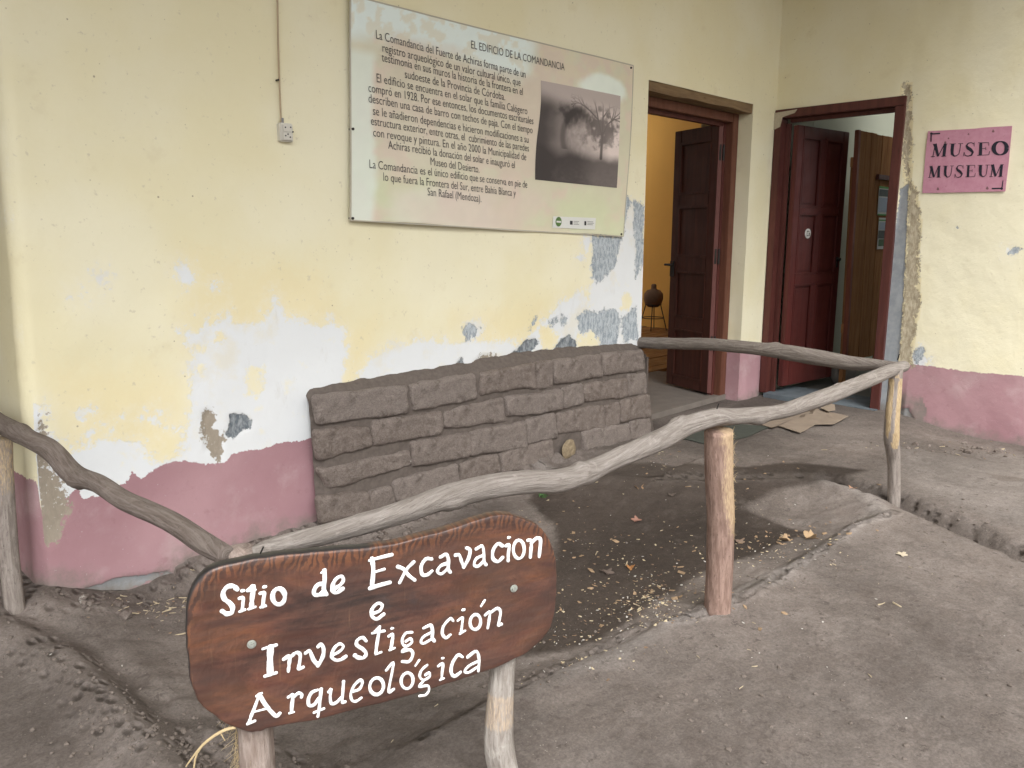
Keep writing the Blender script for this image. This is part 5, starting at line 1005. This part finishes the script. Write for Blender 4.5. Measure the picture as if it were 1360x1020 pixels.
def lathe(name, c, prof, mat, parent=None, n=32, wob=0):
    V = []; F = []
    for i, (r, z) in enumerate(prof):
        for j in range(n): a = j * math.tau / n; rr = r * (1 + wob * (float(vnoise(np.array(math.cos(a) * 2 + z * 7), np.array(math.sin(a) * 2 + z * 5), 4)) - .5)); V.append((c[0] + rr * math.cos(a), c[1] + rr * math.sin(a), c[2] + z))
    for i in range(len(prof) - 1):
        for j in range(n): F.append((i * n + j, i * n + (j + 1) % n, (i + 1) * n + (j + 1) % n, (i + 1) * n + j))
    return mesh_obj(name, V, F, mat, parent, True)
tag(lathe('clay_pot', (JX, JY, .36), [(.001, 0), (.07, .01), (.11, .05), (.132, .12), (.125, .19), (.09, .235), (.045, .25), (.036, .262), (.036, .30), (.030, .318), (.001, .325)], plain('brown_clay', (.16, .10, .065), .85, .3, 20, .4), wob=.08),
    'squat brown clay pot with short neck resting on the wire stand', 'pot')
pan = empty('plank_panel', (6.71, 2.75, 0), label='tall brown plank panel standing inside the museum doorway', cat='panel')
M['plank'] = mat_wood('brown_planks', (.27, .125, .052), (.40, .205, .09), .85, (22, 22, 1.6), (.09, .045, .022), .1)
MB().box(6.835, 6.885, 2.75, 2.785, .24, 2.195).build('upright', mat_wood('red_brown_upright', (.16, .05, .03), (.22, .075, .045), .5, (22, 22, 1.6), (.08, .03, .02)), pan, .004)
for k in range(8): MB().box(6.889 + k * .121, 6.889 + k * .121 + .118, 2.755 + .002 * (k % 2), 2.785, .235 + .004 * (k % 2), 2.192 + .003 * (k % 3)).build('plank', M['plank'], pan, .003)
for zz in (.5, 1.9): MB().box(6.84, 7.85, 2.7855, 2.81, zz, zz + .08).build('cross_batten', M['plank'], pan, .003)
for xx in (6.95, 7.72): MB().box(xx, xx + .06, 2.811, 2.85, .003, 1.98).build('leg', M['plank'], pan, .003)
q = ony(1163, 233, 2.75); MB().box(q[0], q[0] + .42, 2.728, 2.753, q[2] - .03, q[2] + .01).build('batten', M['frame'], pan, .003)
def sheet_poster(x0, z0, x1, z1, label, blocks):
    e = empty('poster', (x0, 2.745, z0), label=label, cat='poster'); MB().box(x0, x1, 2.7455, 2.7475, z0, z1).build('paper', M['white_print'], e)
    for i, (a, b, c, d, mt) in enumerate(blocks): MB().box(x0 + (x1 - x0) * a, x0 + (x1 - x0) * b, 2.7440 - .0003 * (i % 3), 2.7453, z0 + (z1 - z0) * c, z0 + (z1 - z0) * d).build('printed_block', mt, e)
bl = plain('blue_print', (.38, .45, .55), .6, .05); gr_ = plain('bright_green_print', (.12, .34, .10), .6, .1); dk_ = plain('dark_photo_print', (.06, .08, .08), .5, .6, 30); yl = plain('yellow_print', (.55, .52, .14), .6, .3, 25); gd = plain('foliage_print', (.09, .16, .09), .6, .7, 40)
a0 = ony(1166, 247, 2.75); a1_ = ony(1167, 286, 2.75); sheet_poster(a0[0], a1_[2], a0[0] + .36, a0[2], 'white poster with green bars pinned high on the plank panel', [(.0, 1, .93, 1, gr_), (.02, .98, .66, .9, dk_), (.04, .96, .12, .62, bl), (0, 1, .0, .05, gr_)])
b0 = ony(1165, 289, 2.75); b1_ = ony(1166, 331, 2.75); sheet_poster(b0[0], b1_[2], b0[0] + .36, b0[2], 'white poster with green and yellow pictures under the first poster', [(.0, 1, .90, .94, gr_), (.05, .95, .62, .86, bl), (.02, .45, .34, .6, dk_), (.46, .98, .34, .6, gd), (.05, .4, .1, .32, gd), (.42, .95, .1, .32, yl)])
def rock(name, c, rx, ry, rz, mat, seed, parent=None, n=14, amp=.35):
    V = []; F = []
    for i in range(n + 1):
        for j in range(n * 2):
            th = math.pi * i / n; ph = math.tau * j / (n * 2); d = np.array([math.sin(th) * math.cos(ph), math.sin(th) * math.sin(ph), math.cos(th)])
            k = 1 + amp * (float(fbm(d[0] * 1.6 + d[2] * 1.1 + seed, d[1] * 1.6 + seed * 2, seed, 3)) - .5); V.append((c[0] + d[0] * rx * k, c[1] + d[1] * ry * k, c[2] + d[2] * rz * k))
    for i in range(n):
        for j in range(n * 2): F.append((i * n * 2 + j, (i + 1) * n * 2 + j, (i + 1) * n * 2 + (j + 1) % (n * 2), i * n * 2 + (j + 1) % (n * 2)))
    return mesh_obj(name, V, F, mat, parent, True)
sx_ = onz(1117, 508, .0)
tag(rock('stone', (sx_[0], sx_[1], .10), .13, .12, .12, plain('grey_stone', (.22, .20, .18), .9, .3, 25, .5), 5), 'rounded grey stone on the museum floor at the foot of the plank panel', 'stone')

# ================================================================== ON THE GROUND
z4 = lambda p: crop(p, 820, 380, .3088)
def ground_sheet(name, pxs, mat, thick, lift, sag, label, cat, sub=16):
    P = [on_ground(*q)[:2] for q in pxs]; P = [tuple(p) for p in P]; xs_ = [p[0] for p in P]; ys_ = [p[1] for p in P]
    bm = bmesh.new(); vs = [bm.verts.new((p[0], p[1], 0)) for p in P]; f0 = bm.faces.new(vs); bmesh.ops.triangulate(bm, faces=[f0]); bmesh.ops.subdivide_edges(bm, edges=bm.edges, cuts=5, use_grid_fill=True)
    bmesh.ops.recalc_face_normals(bm, faces=bm.faces)
    r = bmesh.ops.extrude_face_region(bm, geom=list(bm.faces)); top = [v for v in r['geom'] if isinstance(v, bmesh.types.BMVert)]; tops = set(top)
    for v in bm.verts: v.co.z = gh(v.co.x, v.co.y) + lift + (thick if v in tops else 0) + sag * (float(vnoise(np.array(v.co.x * 5), np.array(v.co.y * 5), 8)))
    bmesh.ops.recalc_face_normals(bm, faces=bm.faces); me = bpy.data.meshes.new(name); bm.to_mesh(me); bm.free(); me.materials.append(mat); o = bpy.data.objects.new(name, me); col.objects.link(o); return tag(o, label, cat)
ground_sheet('cardboard_sheet', z4([(608, 602), (700, 565), (760, 546), (826, 534), (872, 548), (930, 557), (992, 572), (930, 606), (850, 606), (784, 641)]), plain('dirty_cardboard', (.25, .20, .155), .95, .25, 14, .4), .004, .006, .018, 'flattened piece of dirty brown cardboard lying before the museum threshold', 'cardboard')
ground_sheet('cardboard_scrap', z4([(872, 535), (932, 531), (935, 556), (905, 560), (874, 548)]), plain('worn_cardboard', (.29, .235, .18), .95, .2, 16, .4), .004, .030, .012, 'small cardboard flap on the far edge of the flattened cardboard', 'cardboard')
ground_sheet('door_mat', z4([(250, 655), (420, 590), (660, 606), (560, 652), (400, 688)]), plain('dull_green_mat', (.060, .066, .055), .95, .3, 30, .5), .004, .003, .004, 'thin dark green mat on the earth before the left doorway', 'mat')
pb = on_ground(*z4([(852, 541)])[0]); tag(rock('paper_ball', (pb[0], pb[1], pb[2] + .05), .035, .02, .018, plain('crumpled_paper', (.6, .6, .6), .8, .1), 9, amp=.9), 'crumpled bit of white paper on the cardboard', 'paper')
def leaf_obj(px, py, size, c, label, seed, curl=.25):
    p = on_ground(px, py); r = random.Random(seed); lob = 5; V = [(0, 0, .004)]; n = 30; rot = r.uniform(0, 6.28)
    for i in range(n):
        a = i * math.tau / n; R = size * (.55 + .45 * abs(math.cos(lob * a / 2)) ** 1.5) * r.uniform(.85, 1.1); x, y = R * math.cos(a), R * math.sin(a) * .8
        V.append((x * math.cos(rot) - y * math.sin(rot), x * math.sin(rot) + y * math.cos(rot), .004 + curl * R * (.5 + .5 * math.sin(a * 2 + seed)) * 1.3))
    Vn = [(v[0] * 1, v[1], v[2]) for v in V]; Vb = [(v[0] * .99, v[1] * .99, v[2] - .0012) for v in V]; F = [(0, 1 + i, 1 + (i + 1) % n) for i in range(n)]; F += [(n + 1, n + 2 + (i + 1) % n, n + 2 + i) for i in range(n)]; F += [(1 + i, n + 2 + i, n + 2 + (i + 1) % n, 1 + (i + 1) % n) for i in range(n)]
    e = mesh_obj('dry_leaf', [(p[0] + v[0], p[1] + v[1], p[2] + v[2]) for v in Vn + Vb], F, plain('dry_leaf_%d' % seed, c, .8, .25, 60, .3)); return tag(e, label, 'leaf', 'dry leaves lying in the hollow')
for a in [(846, 692, .038, (.27, .145, .11), 'broad reddish dry leaf alone on the dark damp earth', 1, .25), (849, 650, .030, (.30, .19, .11), 'curled tan dry leaf nearest the adobe bricks', 2, .6), (1077, 716, .040, (.36, .25, .145), 'yellow tan curled leaf at the right edge of the damp patch', 3, .7),
          (1042, 718, .032, (.36, .25, .15), 'crumpled tan leaf just left of the yellow tan leaf', 4, .6), (837, 755, .026, (.40, .20, .08), 'small orange dry leaf in the middle of the hollow', 5, .5), (806, 761, .034, (.13, .10, .085), 'dull grey brown dry leaf beside the wooden sign', 6, .3),
          (981, 720, .032, (.22, .16, .12), 'brown leaf just right of the middle post', 7, .4), (1132, 650, .022, (.42, .24, .15), 'small orange leaf near the right post', 8, .5), (892, 658, .026, (.12, .095, .08), 'dark star shaped leaf by the middle post', 9, .3), (1198, 737, .030, (.52, .45, .34), 'pale twig like leaf on the trodden path', 10, .1)]: leaf_obj(*a)
# countless chips, straws and crumbs
rg = random.Random(77)
def chips(name, n, spots, mats, smin, smax, thin, label, long_=1.0):
    mb = MB()
    for _ in range(n):
        x, y, sx, sy = rg.choices(spots, [s_[4] for s_ in spots])[0][:4]; px, py = rg.gauss(x, sx), rg.gauss(y, sy)
        if not (-60 < px < 1420 and 560 < py < 1060): continue
        p = onz(px, py, -.06 if 400 < px < 1100 and py < 860 else 0.)
        if p[1] > 3.08 or p[0] > 6.15 or p[0] < .2: continue
        z = gh(p[0], p[1]); s_ = smin + (smax - smin) * rg.random() ** 2.5; a = rg.uniform(0, 6.28); el = rg.uniform(.3, .8) / long_; u = np.array([math.cos(a), math.sin(a), rg.uniform(-.2, .25)]) * s_; v = np.array([-math.sin(a), math.cos(a), rg.uniform(-.25, .25)]) * s_ * el; c = np.array([p[0], p[1], z + s_ * .22 + thin])
        k = rg.random(); P = [c - u - v * k, c + u * rg.uniform(.2, .9) - v, c + u + v * (1 - k), c - u * rg.uniform(.1, .8) + v]; P2 = [q + np.array([0, 0, -thin - s_ * .12]) for q in P]; P[2] = P[2] + np.array([0, 0, s_ * .35 * rg.random()])
        mb.add(P + P2, [(0, 1, 2, 3), (7, 6, 5, 4), (0, 4, 5, 1), (1, 5, 6, 2), (2, 6, 7, 3), (3, 7, 4, 0)])
    return tag(mb.build(name, mats), label, 'litter', kind='stuff')
hol = [(880, 745, 90, 45, 3), (850, 800, 60, 28, 5), (860, 805, 22, 22, 3), (780, 840, 50, 30, 3), (1000, 705, 60, 30, 2), (1050, 740, 40, 15, 1.5), (880, 625, 14, 14, .8), (790, 700, 60, 40, 1.5)]
chips('leaf_crumb', 420, hol, plain('straw_crumb', (.50, .42, .28), .85, .35, 300), .002, .0085, .0006, 'tiny straw coloured chips and crumbs of dry leaf')
chips('pale_chip', 260, hol + [(1100, 780, 180, 100, 1.2), (150, 790, 90, 30, 1), (120, 870, 100, 60, .5)], plain('pale_chip', (.5, .48, .44), .8, .2, 300), .0015, .006, .0006, 'tiny whitish chips of paint and plaster')
chips('brown_crumb', 420, hol + [(300, 775, 120, 14, 4), (150, 800, 80, 12, 2), (1280, 590, 70, 8, 1.5)], plain('brown_crumb', (.22, .15, .10), .9, .4, 300), .002, .008, .0006, 'tiny brown bits of bark and leaf')
chips('straw', 170, [(290, 772, 60, 10, 4), (210, 790, 50, 8, 2), (1280, 592, 60, 6, .8), (900, 800, 200, 90, 2)], plain('straw', (.42, .35, .24), .9, .3, 300), .006, .022, .0008, 'scattered short straws', 5)
def clods(name, n, spots, smin, smax, mat, label):
    mb = MB(); base = bmesh.new(); bmesh.ops.create_icosphere(base, subdivisions=1, radius=1); BV = [np.array(v.co) for v in base.verts]; BF = [tuple(v.index for v in f.verts) for f in base.faces]; base.free()
    for _ in range(n):
        x, y, sx, sy = rg.choices(spots, [s_[4] for s_ in spots])[0][:4]; px, py = rg.gauss(x, sx), rg.gauss(y, sy); p = onz(px, py, 0)
        if p[1] > 3.12 or p[0] > 6.18 or p[0] < .1: continue
        s_ = smin + (smax - smin) * rg.random() ** 3; z = gh(p[0], p[1]); k = [rg.uniform(.7, 1.3) for _ in BV]; mb.add([(p[0] + b[0] * s_ * q, p[1] + b[1] * s_ * q, z + s_ * .25 + b[2] * s_ * .7 * q) for b, q in zip(BV, k)], BF)
    return tag(mb.build(name, mat), label, 'soil', kind='stuff')
clods('soil_crumb', 1700, [(240, 985, 70, 22, 4), (330, 1010, 80, 18, 2), (140, 940, 40, 25, 1.2), (60, 885, 40, 12, 1), (250, 780, 110, 10, 3), (70, 800, 35, 10, 1.5), (1250, 592, 70, 6, 2), (1230, 690, 60, 14, .8), (600, 690, 90, 15, 1.5), (1080, 760, 60, 10, .7), (700, 900, 60, 8, .7), (900, 820, 50, 8, .6), (1180, 880, 150, 90, 1.6), (900, 940, 160, 50, .9)],
      .0015, .009, plain('soil_crumb', (.15, .125, .108), .95, .4, 200, .5), 'crumbs of loose earth along the edges and walls')
clods('small_rubble', 90, [(560, 700, 90, 12, 3), (1270, 590, 60, 5, 2), (120, 805, 40, 8, 1.5), (480, 722, 60, 8, 2)], .010, .030, M['adobe'], 'broken lumps of adobe and plaster at the wall foot')
chips('leaf_scrap', 110, [(880, 760, 110, 40, 3), (820, 690, 80, 50, 2), (1040, 715, 50, 12, 3), (860, 800, 50, 20, 2), (900, 650, 120, 10, 1), (420, 760, 120, 10, 1)], plain('leaf_scrap', (.30, .21, .13), .85, .5, 90), .007, .017, .0008, 'torn scraps of dry tan leaves')
# little weed at the edge of the hollow
wp = on_ground(722, 660); V = []; F = []; rw = random.Random(3); mb = MB()
for k in range(26):
    a = rw.uniform(0, 6.28); L = rw.uniform(.012, .034); e = rw.uniform(.1, .9); d = np.array([math.cos(a) * math.cos(e), math.sin(a) * math.cos(e), math.sin(e)]); sd_ = np.array([-math.sin(a), math.cos(a), 0]) * L * .28; b = np.array([wp[0], wp[1], wp[2]]) + np.array([rw.uniform(-.03, .03), rw.uniform(-.015, .015), .002]); m_ = b + d * L * .55
    mb.add([b, m_ + sd_, b + d * L + np.array([0, 0, -.003]), m_ - sd_, m_ + np.array([0, 0, .0015])], [(0, 1, 4), (1, 2, 4), (2, 3, 4), (3, 0, 4)])
tag(mb.build('weed', plain('green_weed', (.045, .105, .03), .7, .3, 100)), 'tiny green weed sprouting at the edge of the damp hollow', 'weed')

# the plank panel leans a little to the left of upright, and the posters with it
for o in list(col.objects):
    if o.type == 'MESH' and o.parent and o.parent.name.split('.')[0] in ('plank_panel', 'poster'):
        for v in o.data.vertices: v.co.x += (2.2 - v.co.z) * .05
# ================================================================== origins: every thing's origin at its own place
wpos = {}
for o in list(col.objects):
    if o.type == 'EMPTY': wpos[o] = Vector(o.location)
    elif o.type == 'MESH':
        if o.name in KEEP: wpos[o] = Vector((0, 0, 0)); continue
        me = o.data; a = np.zeros(len(me.vertices) * 3); me.vertices.foreach_get('co', a); a = a.reshape(-1, 3); lo, hi = a.min(0), a.max(0)
        c = np.array([(lo[0] + hi[0]) / 2, (lo[1] + hi[1]) / 2, lo[2]]); me.vertices.foreach_set('co', (a - c).ravel()); me.update(); wpos[o] = Vector(c)
for o, p in wpos.items():
    o.matrix_parent_inverse = Matrix.Identity(4); o.location = p - (wpos[o.parent] if o.parent else Vector((0, 0, 0)))
